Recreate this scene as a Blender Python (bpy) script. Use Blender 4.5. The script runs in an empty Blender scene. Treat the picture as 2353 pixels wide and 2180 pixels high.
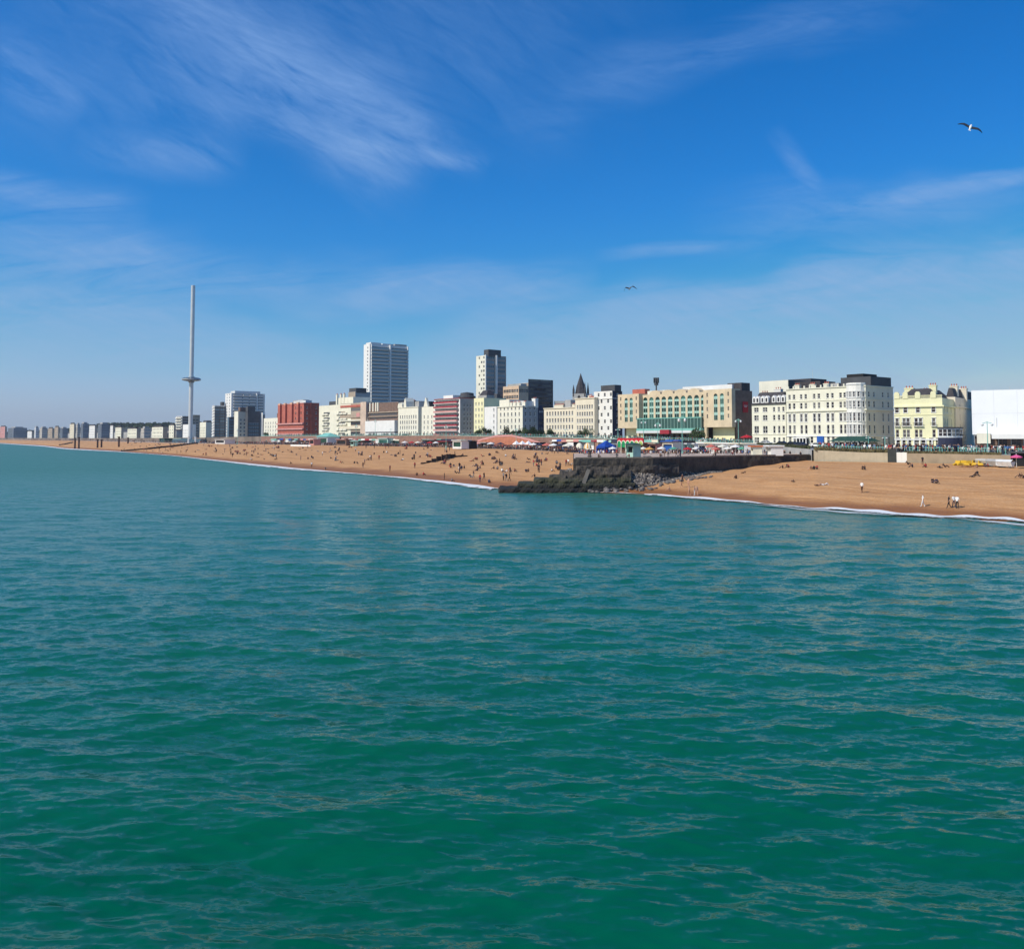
import bpy, math, random
import numpy as np
from mathutils import Vector, Matrix
R = math.radians
random.seed(7)
np.random.seed(7)
sc = bpy.context.scene
col = sc.collection

# ------------------------------------------------------------ camera
F, CX, HOR, PITCH, CAMH = 2000.0, 1176.5, 1005.0, R(3.0), 10.0
Y0 = HOR - F * math.tan(PITCH)
cd = bpy.data.cameras.new('camera')
cam = bpy.data.objects.new('camera', cd)
col.objects.link(cam)
cam.location = (0, 0, CAMH)
cam.rotation_euler = (R(90) + PITCH, 0, 0)
cd.sensor_width = 36
cd.lens = 36 * F / 2353
cd.shift_y = -(1090 - Y0) / 2353
cd.clip_start = 0.5
cd.clip_end = 20000
sc.camera = cam

# ------------------------------------------------------------ sky, sun, exposure
SUN_EL = R(43)
sd = Vector((-0.88, -0.475, 0)).normalized()
SUN = Vector((sd.x * math.cos(SUN_EL), sd.y * math.cos(SUN_EL), math.sin(SUN_EL)))
sl_ = bpy.data.lights.new('sun', 'SUN')
sl_.energy = 4.2
sl_.angle = R(0.53)
sl_.color = (1.0, 0.94, 0.84)
so = bpy.data.objects.new('sun', sl_)
col.objects.link(so)
so.rotation_euler = (-SUN).to_track_quat('-Z', 'Y').to_euler()
so.location = (-200, -100, 300)
sc.view_settings.view_transform = 'Standard'
sc.view_settings.look = 'None'
sc.view_settings.exposure = 0.0
sc.view_settings.gamma = 1.0

wd = bpy.data.worlds.new('World')
sc.world = wd
wd.use_nodes = True
wt = wd.node_tree
wt.nodes.clear()


class NT:
    """terse node building"""
    def __init__(s, tree):
        s.t = tree

    def n(s, kind, **kw):
        nd = s.t.nodes.new(kind)
        for k, v in kw.items():
            setattr(nd, k, v)
        return nd

    def put(s, sock, v):
        if isinstance(v, bpy.types.NodeSocket):
            s.t.links.new(v, sock)
        elif v is not None:
            if hasattr(sock, 'default_value'):
                try:
                    sock.default_value = v
                except Exception:
                    sock.default_value = tuple(v) + (1,)

    def m(s, op, a, b=None, c=None, clamp=False):
        nd = s.n('ShaderNodeMath', operation=op)
        nd.use_clamp = clamp
        for i, v in enumerate((a, b, c)):
            s.put(nd.inputs[i], v)
        return nd.outputs[0]

    def noise(s, vec, scale, detail=4, rough=0.55, dist=0.0):
        nd = s.n('ShaderNodeTexNoise')
        s.put(nd.inputs['Vector'], vec)
        nd.inputs['Scale'].default_value = scale
        nd.inputs['Detail'].default_value = detail
        nd.inputs['Roughness'].default_value = rough
        nd.inputs['Distortion'].default_value = dist
        return nd.outputs['Fac']

    def mapr(s, v, a, b, c=0.0, d=1.0, smooth=False):
        nd = s.n('ShaderNodeMapRange')
        if smooth:
            nd.interpolation_type = 'SMOOTHSTEP'
        s.put(nd.inputs[0], v)
        for i, q in enumerate((a, b, c, d)):
            s.put(nd.inputs[1 + i], q)
        return nd.outputs[0]

    def mapping(s, vec, scale=(1, 1, 1), rot=(0, 0, 0), loc=(0, 0, 0)):
        nd = s.n('ShaderNodeMapping')
        s.put(nd.inputs[0], vec)
        nd.inputs[1].default_value = loc
        nd.inputs[2].default_value = rot
        nd.inputs[3].default_value = scale
        return nd.outputs[0]

    def aniso(s, vec, ang, scale, loc=(0, 0, 0)):
        """rotate first, then stretch"""
        return s.mapping(s.mapping(vec, rot=(0, 0, ang)), scale=scale, loc=loc)

    def mix(s, f, a, b):
        nd = s.n('ShaderNodeMix', data_type='RGBA')
        s.put(nd.inputs[0], f)
        for i, v in ((6, a), (7, b)):
            if not isinstance(v, bpy.types.NodeSocket) and len(v) == 3:
                v = tuple(v) + (1,)
            s.put(nd.inputs[i], v)
        return nd.outputs[2]


T = NT(wt)
sky = T.n('ShaderNodeTexSky', sky_type='NISHITA')
sky.sun_disc = False
sky.sun_elevation = SUN_EL
sky.sun_rotation = math.atan2(sd.x, sd.y)
sky.air_density = 1.0
sky.dust_density = 0.6
sky.ozone_density = 3.0
hs0 = T.n('ShaderNodeHueSaturation')
hs0.inputs['Saturation'].default_value = 1.32
T.put(hs0.inputs['Color'], sky.outputs[0])
sp3 = T.n('ShaderNodeSeparateColor')
T.put(sp3.inputs[0], hs0.outputs[0])
hs = T.n('ShaderNodeCombineColor')       # deep, polarised blue of a clear spring day
T.put(hs.inputs[0], T.m('MULTIPLY', T.m('POWER', T.m('MAXIMUM', sp3.outputs[0], 0.0), 1.75), 0.36))
T.put(hs.inputs[1], T.m('MULTIPLY', sp3.outputs[1], 1.2))
T.put(hs.inputs[2], T.m('SMOOTH_MIN', T.m('MULTIPLY', sp3.outputs[2], 1.7), 8.3, 1.0))
tc = T.n('ShaderNodeTexCoord')
sx = T.n('ShaderNodeSeparateXYZ')
T.put(sx.inputs[0], tc.outputs['Generated'])
dx, dy, dz = sx.outputs
yy = T.m('MAXIMUM', dy, 0.05)
ga = T.m('DIVIDE', dx, yy)          # direction plane: right
gb = T.m('DIVIDE', dz, yy)          # direction plane: up
front = T.mapr(dy, 0.1, 0.4)
cv = T.n('ShaderNodeCombineXYZ')
T.put(cv.inputs[0], ga)
T.put(cv.inputs[1], gb)
gv = cv.outputs[0]


def sky_ab(px, py):
    u = (px - CX) / F
    v = (Y0 - py) / F
    c, s = math.cos(PITCH), math.sin(PITCH)
    return u / (c - v * s), (s + v * c) / (c - v * s)


WOB = T.m('MULTIPLY', T.m('SUBTRACT', T.noise(gv, 4.0, 2), 0.5), 2.2)
NZ = [T.noise(T.aniso(gv, R(r_), (1, st_, 1), (o_, o_, 0)), sc__, 6, 0.66, 0.8)
      for r_, st_, sc__, o_ in ((30, 4.0, 6.0, 1.0), (-6, 6.0, 4.5, 2.0), (38, 3.6, 10.0, 3.0))]


def streak(p0, p1, w, nk, wt_=1.0, lo=0.34, hi=0.68):
    """a wisp of cirrus between two directions of the sky; w = half width"""
    a0, b0 = sky_ab(*p0)
    a1, b1 = sky_ab(*p1)
    L = math.hypot(a1 - a0, b1 - b0)
    ux, uy = (a1 - a0) / L, (b1 - b0) / L
    xa = T.m('SUBTRACT', ga, a0)
    xb = T.m('SUBTRACT', gb, b0)
    lx = T.m('ADD', T.m('MULTIPLY', xa, ux), T.m('MULTIPLY', xb, uy))
    ly = T.m('ADD', T.m('MULTIPLY', xa, -uy), T.m('MULTIPLY', xb, ux))
    yq = T.m('MULTIPLY_ADD', WOB, w, ly)
    across = T.mapr(T.m('ABSOLUTE', yq), 0.0, w, 1.0, 0.0, True)
    ends = T.m('MULTIPLY', T.mapr(lx, -0.02, L * 0.3), T.mapr(lx, L * 0.75, L * 1.05, 1, 0))
    tex = T.mapr(NZ[nk], lo, hi, 0, wt_)
    return T.m('MULTIPLY', T.m('MULTIPLY', across, ends), tex)


S = []
for a in [((200, -120), (1000, 330), 0.07, 0, 0.7, .34, .7),
          ((380, 30), (1090, 385), 0.036, 0, 0.75),
          ((780, 330), (1110, 378), 0.016, 2, 0.9),
          ((330, 140), (980, 400), 0.08, 2, 0.5, .3, .72),
          ((-60, 60), (200, 230), 0.05, 0, 0.5),
          ((-300, 60), (1500, 60), 0.20, 2, 0.22, .2, .8),
          ((1950, 480), (2420, 385), 0.016, 1, 1.1),
          ((1600, 530), (2420, 440), 0.05, 1, 0.4),
          ((1785, 330), (1890, 460), 0.020, 2, 0.28),
          ((1400, 585), (1670, 556), 0.012, 1, 0.5),
          ((650, 690), (1350, 640), 0.038, 1, 1.0, .3, .66),
          ((1000, 770), (2100, 640), 0.040, 1, 0.85),
          ((1500, 715), (2600, 600), 0.035, 1, 1.4, .3, .6),
          ((700, 890), (2900, 740), 0.085, 1, 1.3, .05, .5),
          ((-200, 690), (500, 720), 0.034, 1, 1.0),
          ((-200, 770), (800, 800), 0.05, 1, 0.9, .2, .66),
          ((-100, 440), (330, 480), 0.035, 1, 0.6),
          ((-200, 620), (900, 640), 0.05, 1, 0.6),
          ((1400, 720), (2600, 560), 0.05, 1, 0.7),
          ((500, 260), (950, 390), 0.03, 0, 0.8),
          ((200, 330), (560, 380), 0.04, 0, 0.4),
          ((1150, 270), (2150, -20), 0.05, 1, 0.25),
          ((-100, 560), (450, 590), 0.05, 1, 0.45)]:
    S.append(streak(*a))
tot = S[0]
for s_ in S[1:]:
    tot = T.m('ADD', tot, s_)
tot = T.m('MULTIPLY', T.m('DIVIDE', tot, T.m('ADD', tot, 0.62)), 1.35)
fib = T.noise(T.aniso(gv, R(20), (1, 7.0, 1), (5, 1, 0)), 16.0, 4, 0.7, 0.5)
tot = T.m('MULTIPLY', T.m('MULTIPLY', T.m('MINIMUM', tot, 1.0), T.mapr(fib, 0.3, 0.7, 0.72, 1.05)), front)
# thin veil low over the land
low = T.mapr(dz, 0.0, 0.17, 0.45, 0.0, True)
tot2 = T.m('MAXIMUM', T.m('MULTIPLY', tot, 0.74), low)
cloudc = T.mix(T.mapr(gb, 0.1, 0.4), (3.85, 5.8, 8.7), (2.9, 5.1, 9.4))
skyc = T.mix(tot2, hs.outputs[0], cloudc)
bg = T.n('ShaderNodeBackground')
T.put(bg.inputs[0], skyc)
bg.inputs[1].default_value = 0.085
wo = T.n('ShaderNodeOutputWorld')
T.put(wo.inputs[0], bg.outputs[0])

# ------------------------------------------------------------ plan of the shore (distances in metres by bearing)
def lv(px, z, level):
    """world point at bearing px, distance z ahead, height level"""
    e = (level - CAMH) / z
    v = math.tan(math.atan(e) - PITCH)
    dyy = math.cos(PITCH) - v * math.sin(PITCH)
    return Vector(((px - CX) / F / dyy * z, z, level))


def pyof(z, level):
    return Y0 - F * math.tan(math.atan((level - CAMH) / z) - PITCH)


def P(px, py, z):
    v = (Y0 - py) / F
    c, s = math.cos(PITCH), math.sin(PITCH)
    d = c - v * s
    return Vector(((px - CX) / F / d * z, z, CAMH + (s + v * c) / d * z))


def inv(px, ks):
    return 1.0 / float(np.interp(px, [k for k, _ in ks], [1.0 / v for _, v in ks]))


def lin(px, ks):
    return float(np.interp(px, [k for k, _ in ks], [v for _, v in ks]))


K_W = [(-900, 5200), (-300, 2900), (0, 1540), (100, 1053), (150, 800), (270, 625), (400, 476), (700, 274), (930, 217),
       (1100, 182), (1145, 170), (1300, 160), (1500, 154), (1700, 136), (1850, 124), (2100, 114), (2353, 104), (2900, 84)]
K_BT = [(-900, 5600), (-300, 3200), (0, 1900), (200, 1350), (400, 800), (700, 611), (1000, 473), (1200, 371),
        (1317, 300), (1500, 262), (1700, 240), (1860, 196), (1875, 190), (2060, 182), (2200, 173), (2353, 160), (2900, 128)]
K_R = [(-900, 5700), (-300, 3300), (0, 1960), (200, 1440), (440, 930), (620, 700), (810, 585), (1000, 495), (1250, 400), (1400, 350),
       (1700, 290), (1862, 200), (1875, 190.5), (2060, 182.5), (2200, 173.5), (2353, 160.5), (2900, 128.5)]
K_F = [(-900, 5900), (-300, 3500), (0, 2060), (200, 1530), (440, 1000), (620, 770), (810, 640), (1000, 545), (1250, 445), (1428, 395),
       (1728, 335), (1990, 295), (2055, 275), (2353, 250), (2900, 200)]
K_S = [(-900, 9), (200, 8.7), (440, 9.6), (600, 10.8), (1000, 10.9), (1250, 9.9), (1400, 9.2), (1700, 7.8), (1985, 6.7), (2900, 6.5)]


def zf(px): return inv(px, K_F)
def zr(px): return inv(px, K_R)
def zw(px): return inv(px, K_W)
def zb(px): return inv(px, K_BT)
def street(px): return lin(px, K_S)


LOW = 4.8      # level of the lower promenade and the top of the beach
BT = [0, .07, .14, .35, .6, .8, 1.0]
BL = [0, .75, 1.45, 2.7, 3.7, 4.4, LOW]


def beach_level(px, z):
    w, b = zw(px), zb(px)
    t = (z - w) / (b - w)
    if t < 0:
        return t * (b - w) * 0.08
    l = float(np.interp(t, BT, BL))
    if 0.08 < t < 0.97:
        d = z - w
        l += 0.10 * math.sin(d * 0.42 + 0.012 * px + math.sin(px * .011) * 2) * min(1, (t - .08) * 8, (0.97 - t) * 10)
    return l


def on_beach(px, py):
    """where the line of sight through a point of the photo meets the beach"""
    w, b = zw(px), zb(px)
    zs = np.linspace(w, b, 160)
    ys = [pyof(z, beach_level(px, z)) for z in zs]
    for i in range(len(zs) - 1):
        if ys[i] >= py >= ys[i + 1]:
            z = zs[i] + (zs[i + 1] - zs[i]) * (ys[i] - py) / max(1e-6, ys[i] - ys[i + 1])
            return lv(px, z, beach_level(px, z))
    z = b + 6 if py < ys[-1] else w
    if py < ys[-1]:
        z = min(zr(px) - 1.5, 5.2 * F / max(6, (py - HOR)))
        z = max(z, b)
        return lv(px, z, LOW)
    return lv(px, z, beach_level(px, z))


# ------------------------------------------------------------ materials
MATS = {}


def mat(name, c, rough=0.75, var=0.12, scale=0.6, spec=0.3, metal=0.0, bump=0.0, bscale=6.0, streaks=0.0):
    if name in MATS:
        return MATS[name]
    m = bpy.data.materials.new(name)
    m.use_nodes = True
    t = NT(m.node_tree)
    b = m.node_tree.nodes['Principled BSDF']
    b.inputs['Roughness'].default_value = rough
    b.inputs['Specular IOR Level'].default_value = spec
    b.inputs['Metallic'].default_value = metal
    tcn = t.n('ShaderNodeTexCoord')
    v = tcn.outputs['Object']
    if var > 0:
        nz = t.noise(v, scale, 5, 0.6)
        dark = tuple(x * (1 - var * 1.6) for x in c)
        lite = tuple(min(1, x * (1 + var)) for x in c)
        cc = t.mix(t.mapr(nz, 0.3, 0.7), dark, lite)
        if streaks > 0:
            st = t.noise(t.mapping(v, scale=(1.5, 1.5, 0.12)), 1.0, 4)
            cc = t.mix(t.mapr(st, 0.52, 0.75, 0, streaks), cc, tuple(x * .5 for x in c))
        t.put(b.inputs['Base Color'], cc)
    else:
        b.inputs['Base Color'].default_value = tuple(c) + (1,)
    if bump > 0:
        bp = t.n('ShaderNodeBump')
        bp.inputs['Strength'].default_value = bump
        bp.inputs['Distance'].default_value = 0.05
        t.put(bp.inputs['Height'], t.noise(v, bscale, 3))
        t.put(b.inputs['Normal'], bp.outputs[0])
    MATS[name] = m
    return m


def shingle_mat():
    m = bpy.data.materials.new('shingle')
    m.use_nodes = True
    t = NT(m.node_tree)
    b = m.node_tree.nodes['Principled BSDF']
    b.inputs['Roughness'].default_value = 0.9
    b.inputs['Specular IOR Level'].default_value = 0.2
    g = t.n('ShaderNodeNewGeometry')
    p = g.outputs['Position']
    s3 = t.n('ShaderNodeSeparateXYZ')
    t.put(s3.inputs[0], p)
    # bands that run along the shore
    pm = t.aniso(p, R(54), (0.03, 0.42, 1))
    n1 = t.noise(pm, 1.6, 6, 0.68)
    n2 = t.noise(p, 0.35, 6, 0.7)
    n3 = t.noise(p, 5.0, 3, 0.7)
    c = t.mix(t.mapr(n1, 0.35, 0.68), (0.45, 0.215, 0.078), (0.71, 0.385, 0.165))
    c = t.mix(t.mapr(n2, 0.45, 0.8, 0, 0.35), c, (0.70, 0.44, 0.235))
    c = t.mix(t.mapr(n3, 0.42, 0.75, 0, 0.6), c, (0.30, 0.17, 0.085))
    c = t.mix(t.mapr(t.noise(p, 2.1, 4, .75), 0.5, 0.72, 0, 0.5), c, (0.74, 0.49, 0.29))
    # wet shingle by the water
    hz = t.m('ADD', s3.outputs[2], t.m('MULTIPLY', t.m('SUBTRACT', t.noise(p, 0.12, 3), 0.5), 0.9))
    wet = t.mapr(hz, 0.35, 1.15, 1, 0, True)
    c = t.mix(wet, c, (0.29, 0.120, 0.038))
    t.put(b.inputs['Base Color'], c)
    t.put(b.inputs['Roughness'], t.mapr(wet, 0, 1, 0.9, 0.55))
    bp = t.n('ShaderNodeBump')
    bp.inputs['Strength'].default_value = 0.7
    bp.inputs['Distance'].default_value = 0.25
    t.put(bp.inputs['Height'], t.m('ADD', t.noise(p, 2.2, 4, 0.65), t.m('MULTIPLY', n1, 3.0)))
    t.put(b.inputs['Normal'], bp.outputs[0])
    return m


def water_mat():
    m = bpy.data.materials.new('sea_water')
    m.use_nodes = True
    t = NT(m.node_tree)
    b = m.node_tree.nodes['Principled BSDF']
    g = t.n('ShaderNodeNewGeometry')
    p = g.outputs['Position']
    n1 = t.noise(p, 0.018, 4, 0.6)
    n2 = t.noise(t.mapping(p, scale=(0.35, 1, 1)), 0.16, 3)
    c = t.mix(t.mapr(n1, 0.35, 0.65), (0.0, 0.084, 0.044), (0.0, 0.100, 0.064))
    c = t.mix(t.mapr(n2, 0.4, 0.7, 0, .5), c, (0.001, 0.112, 0.062))
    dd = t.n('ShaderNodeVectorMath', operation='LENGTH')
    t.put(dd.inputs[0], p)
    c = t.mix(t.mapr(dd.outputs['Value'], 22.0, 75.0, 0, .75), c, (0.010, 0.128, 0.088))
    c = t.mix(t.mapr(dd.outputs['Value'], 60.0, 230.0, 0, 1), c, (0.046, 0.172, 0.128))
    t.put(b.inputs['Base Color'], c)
    b.inputs['Roughness'].default_value = 0.06
    b.inputs['IOR'].default_value = 1.33
    b.inputs['Specular IOR Level'].default_value = 0.27
    # ripples too fine for the mesh: tilt the normal directly, the same at every distance
    def vec(scale, rz, sc3, det):
        nd = t.n('ShaderNodeTexNoise')
        t.put(nd.inputs['Vector'], t.mapping(p, rot=(0, 0, R(rz)), scale=sc3))
        nd.inputs['Scale'].default_value = scale
        nd.inputs['Detail'].default_value = det
        nd.inputs['Roughness'].default_value = 0.6
        return nd.outputs['Color']

    def vm(op, a_, b_, sc=None):
        nd = t.n('ShaderNodeVectorMath', operation=op)
        t.put(nd.inputs[0], a_)
        t.put(nd.inputs[1], b_)
        if sc is not None: t.put(nd.inputs['Scale'], sc)
        return nd.outputs[0]
    dist = t.n('ShaderNodeVectorMath', operation='LENGTH')
    t.put(dist.inputs[0], p)
    farther = t.mapr(dist.outputs['Value'], 25.0, 160.0, 0.6, 1.0)
    t.put(b.inputs['Roughness'], t.mapr(dist.outputs['Value'], 25.0, 300.0, 0.12, 0.38))
    v1 = vm('SUBTRACT', vec(0.9, 10, (.45, 1, 1), 4), (.5, .5, .5))
    v2 = vm('SUBTRACT', vec(3.6, -14, (.6, 1, 1), 3), (.5, .5, .5))
    v3 = vm('SUBTRACT', vec(11.0, 5, (.6, 1, 1), 2), (.5, .5, .5))
    vv = vm('ADD', vm('MULTIPLY', v1, (.36, .85, 0)), vm('MULTIPLY', v2, (.40, .92, 0)))
    vv = vm('ADD', vv, vm('MULTIPLY', v3, (.28, .58, 0)))
    vv = vm('SCALE', vv, (0, 0, 0), farther)
    nrm = t.n('ShaderNodeVectorMath', operation='NORMALIZE')
    t.put(nrm.inputs[0], vm('ADD', g.outputs['Normal'], vv))
    t.put(b.inputs['Normal'], nrm.outputs[0])
    return m


def foam_mat(lo=0.50, hi=0.78):
    m = bpy.data.materials.new('foam')
    m.use_nodes = True
    t = NT(m.node_tree)
    b = m.node_tree.nodes['Principled BSDF']
    b.inputs['Base Color'].default_value = (0.80, 0.82, 0.82, 1)
    b.inputs['Roughness'].default_value = 0.8
    g = t.n('ShaderNodeNewGeometry')
    uv = t.n('ShaderNodeTexCoord')
    s3 = t.n('ShaderNodeSeparateXYZ')
    t.put(s3.inputs[0], uv.outputs['UV'])
    across = s3.outputs[1]
    nz = t.noise(t.aniso(g.outputs['Position'], R(54), (.28, 1, 1)), 0.6, 5, 0.7)
    lace = t.noise(g.outputs['Position'], 2.2, 4, 0.7)
    edge = t.mapr(across, 0.0, 0.85, -0.30, 0.42)
    a = t.mapr(t.m('ADD', t.m('ADD', nz, t.m('MULTIPLY', t.m('SUBTRACT', lace, .5), .5)), edge), lo, hi, 0, 0.95, True)
    t.put(b.inputs['Alpha'], t.m('MULTIPLY', t.m('MULTIPLY', a, t.mapr(across, 0.95, 1.0, 1, 0)), t.mapr(across, 0.0, 0.2)))
    return m


# ------------------------------------------------------------ mesh helpers
def mesh_obj(name, verts, faces, mats, parent=None, midx=None, smooth=False):
    me = bpy.data.meshes.new(name)
    me.from_pydata([tuple(v) for v in verts], [], faces)
    for mm in (mats if isinstance(mats, (list, tuple)) else [mats]):
        me.materials.append(mm)
    if midx is not None:
        me.polygons.foreach_set('material_index', midx)
    if smooth:
        me.polygons.foreach_set('use_smooth', [True] * len(me.polygons))
    me.update()
    o = bpy.data.objects.new(name, me)
    col.objects.link(o)
    if parent is not None:
        o.parent = parent
    return o


def grid_obj(name, pts, m, smooth=True, uv=False):
    """pts: rows x cols x 3 array"""
    pts = np.asarray(pts, dtype=np.float32)
    nr, nc = pts.shape[:2]
    me = bpy.data.meshes.new(name)
    me.vertices.add(nr * nc)
    me.vertices.foreach_set('co', pts.reshape(-1))
    idx = np.arange(nr * nc, dtype=np.int32).reshape(nr, nc)
    q = np.stack([idx[:-1, :-1], idx[:-1, 1:], idx[1:, 1:], idx[1:, :-1]], -1).reshape(-1, 4)
    nf = len(q)
    me.loops.add(nf * 4)
    me.loops.foreach_set('vertex_index', q.reshape(-1))
    me.polygons.add(nf)
    me.polygons.foreach_set('loop_start', np.arange(0, nf * 4, 4, dtype=np.int32))
    me.polygons.foreach_set('loop_total', np.full(nf, 4, dtype=np.int32))
    me.update(calc_edges=True)
    if smooth:
        me.polygons.foreach_set('use_smooth', np.ones(nf, dtype=bool))
    if uv:
        l = me.uv_layers.new(name='UVMap')
        rr, cc = np.meshgrid(np.linspace(0, 1, nr), np.linspace(0, 1, nc), indexing='ij')
        u = np.stack([cc, rr], -1).reshape(-1, 2)[q.reshape(-1)]
        l.data.foreach_set('uv', u.astype(np.float32).reshape(-1))
    me.materials.append(m)
    o = bpy.data.objects.new(name, me)
    col.objects.link(o)
    return o


def tag(o, label=None, cat=None, group=None, kind=None):
    if label: o['label'] = label
    if cat: o['category'] = cat
    if group: o['group'] = group
    if kind: o['kind'] = kind
    return o


# ------------------------------------------------------------ setting: sea
WATER = water_mat()
NA, NR_ = 1150, 900
ang = np.linspace(R(-44), R(44), NA)
invr = np.linspace(1 / 11.0, 1 / 420.0, NR_)
rr = 1.0 / invr
far = np.geomspace(430, 5200, 60)
rr = np.concatenate([rr, far])
A_, R_ = np.meshgrid(ang, rr)
X = np.tan(A_) * R_
Y = R_.copy()
sp = np.gradient(rr)[:, None] * np.ones_like(X)
lat = (R_ / np.cos(A_) * (ang[1] - ang[0]))
sp = np.maximum(np.abs(sp) * 0.6, lat)
Z = np.zeros_like(X)
DX = np.zeros_like(X)
DY = np.zeros_like(X)
rs = np.random.RandomState(11)
for i in range(84):
    lam = 0.28 * (9.0 / 0.28) ** (i / 83.0) * (0.9 + 0.2 * rs.rand())
    th = R(rs.normal(4, 23))                    # waves run in towards the shore
    k = 2 * math.pi / lam
    kx, ky = k * math.sin(th), k * math.cos(th)
    steep = 0.0235 * (1.0 if lam < 1.6 else (1.6 / lam) ** .42)
    a = steep / k
    ph = rs.rand() * 6.283
    att = np.clip((lam / sp - 2.5) / 3.0, 0, 1)
    arg = kx * X + ky * Y + ph
    Z += a * att * np.sin(arg)
    c_ = np.cos(arg) * a * att * 0.9
    DX += c_ * math.sin(th)
    DY += c_ * math.cos(th)
sea = grid_obj('sea', np.stack([X + DX, Y + DY, Z], -1), WATER)
tag(sea, kind='structure')
del X, Y, Z, DX, DY, A_, R_, sp, lat
s2 = mesh_obj('sea_offshore', [(-9000, -3000, -.6), (9000, -3000, -.6), (9000, 9000, -.6), (-9000, 9000, -.6)], [(0, 1, 2, 3)], WATER)
tag(s2, kind='structure')

# ------------------------------------------------------------ setting: beach, promenades, road, land
SH = shingle_mat()
M_PROM = mat('promenade_paving', (0.50, 0.38, 0.29), var=.15, scale=.15)
M_ROAD = mat('asphalt', (0.07, 0.07, 0.072), var=.2, scale=.3)
M_PAVE = mat('pavement', (0.33, 0.32, 0.30), var=.12, scale=.4)
M_LAND = mat('town_ground', (0.16, 0.15, 0.12), var=.2, scale=.02)
pxs = np.concatenate([np.arange(-900, 100, 25), np.arange(100, 2900, 5)])
rows = []
for px in pxs:
    w, b = zw(px), zb(px)
    ts = np.concatenate([[-0.25, -0.1], np.linspace(0, 1, 60)])
    rows.append([tuple(lv(px, w + t * (b - w), beach_level(px, w + t * (b - w)))) for t in ts])
tag(grid_obj('beach', np.array(rows).transpose(1, 0, 2), SH), kind='structure')


def strip(name, f0, f1, lev, m, n=3, pr=pxs):
    rws = []
    for px in pr:
        a, b = f0(px), f1(px)
        rws.append([tuple(lv(px, a + (b - a) * t, lev(px))) for t in np.linspace(0, 1, n)])
    return tag(grid_obj(name, np.array(rws).transpose(1, 0, 2), m, smooth=False), kind='structure')


pr_l = np.array([p for p in pxs if p <= 1865])
strip('lower_promenade', lambda p: zb(p) - .4, lambda p: max(zr(p), zb(p) + .2), lambda p: LOW + .004, M_PROM, pr=pr_l)
strip('seafront_pavement', lambda p: zr(p), lambda p: zr(p) + (zf(p) - zr(p)) * .22, street, M_PAVE)
strip('road', lambda p: zr(p) + (zf(p) - zr(p)) * .22, lambda p: zr(p) + (zf(p) - zr(p)) * .8, lambda p: street(p) - .12, M_ROAD)
strip('hotel_pavement', lambda p: zr(p) + (zf(p) - zr(p)) * .8, lambda p: zf(p) + 30, street, M_PAVE)
strip('town_ground', lambda p: zf(p) + 30, lambda p: zf(p) + 9000, lambda p: street(p) - .01, M_LAND)
# foam where the small waves break
FM = foam_mat(0.40, 0.66)
FM2 = foam_mat(0.62, 1.05)
for nm, off, wid, ph in (('shore_foam', 0.7, 4.4, 0.0), ('outer_foam', -2.4, 6.0, 2.0)):
    rws = []
    for px in np.arange(-300, 2900, 3):
        if nm == 'outer_foam' and px < 1600:
            continue
        w = zw(px) + off + .5 * math.sin(px * .02 + ph) + .35 * math.sin(px * .063 + ph)
        wd_ = wid * (0.75 + .35 * math.sin(px * .013 + ph)) * (1 + (zw(px) / 190) ** 1.6 if px < 1500 else 1.3)
        if px < 1130: wd_ *= 1.9
        if 1135 < px < 1480: wd_ *= .35
        rws.append([tuple(lv(px, w - wd_ * (1 - t), max(.03, beach_level(px, w - wd_ * (1 - t)) + .02) + .06 + .12 * (1 - abs(2 * t - 1)))) for t in np.linspace(0, 1, 7)])
    tag(grid_obj(nm, np.array(rws).transpose(1, 0, 2), FM if nm == 'shore_foam' else FM2, uv=True), kind='stuff')

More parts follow.
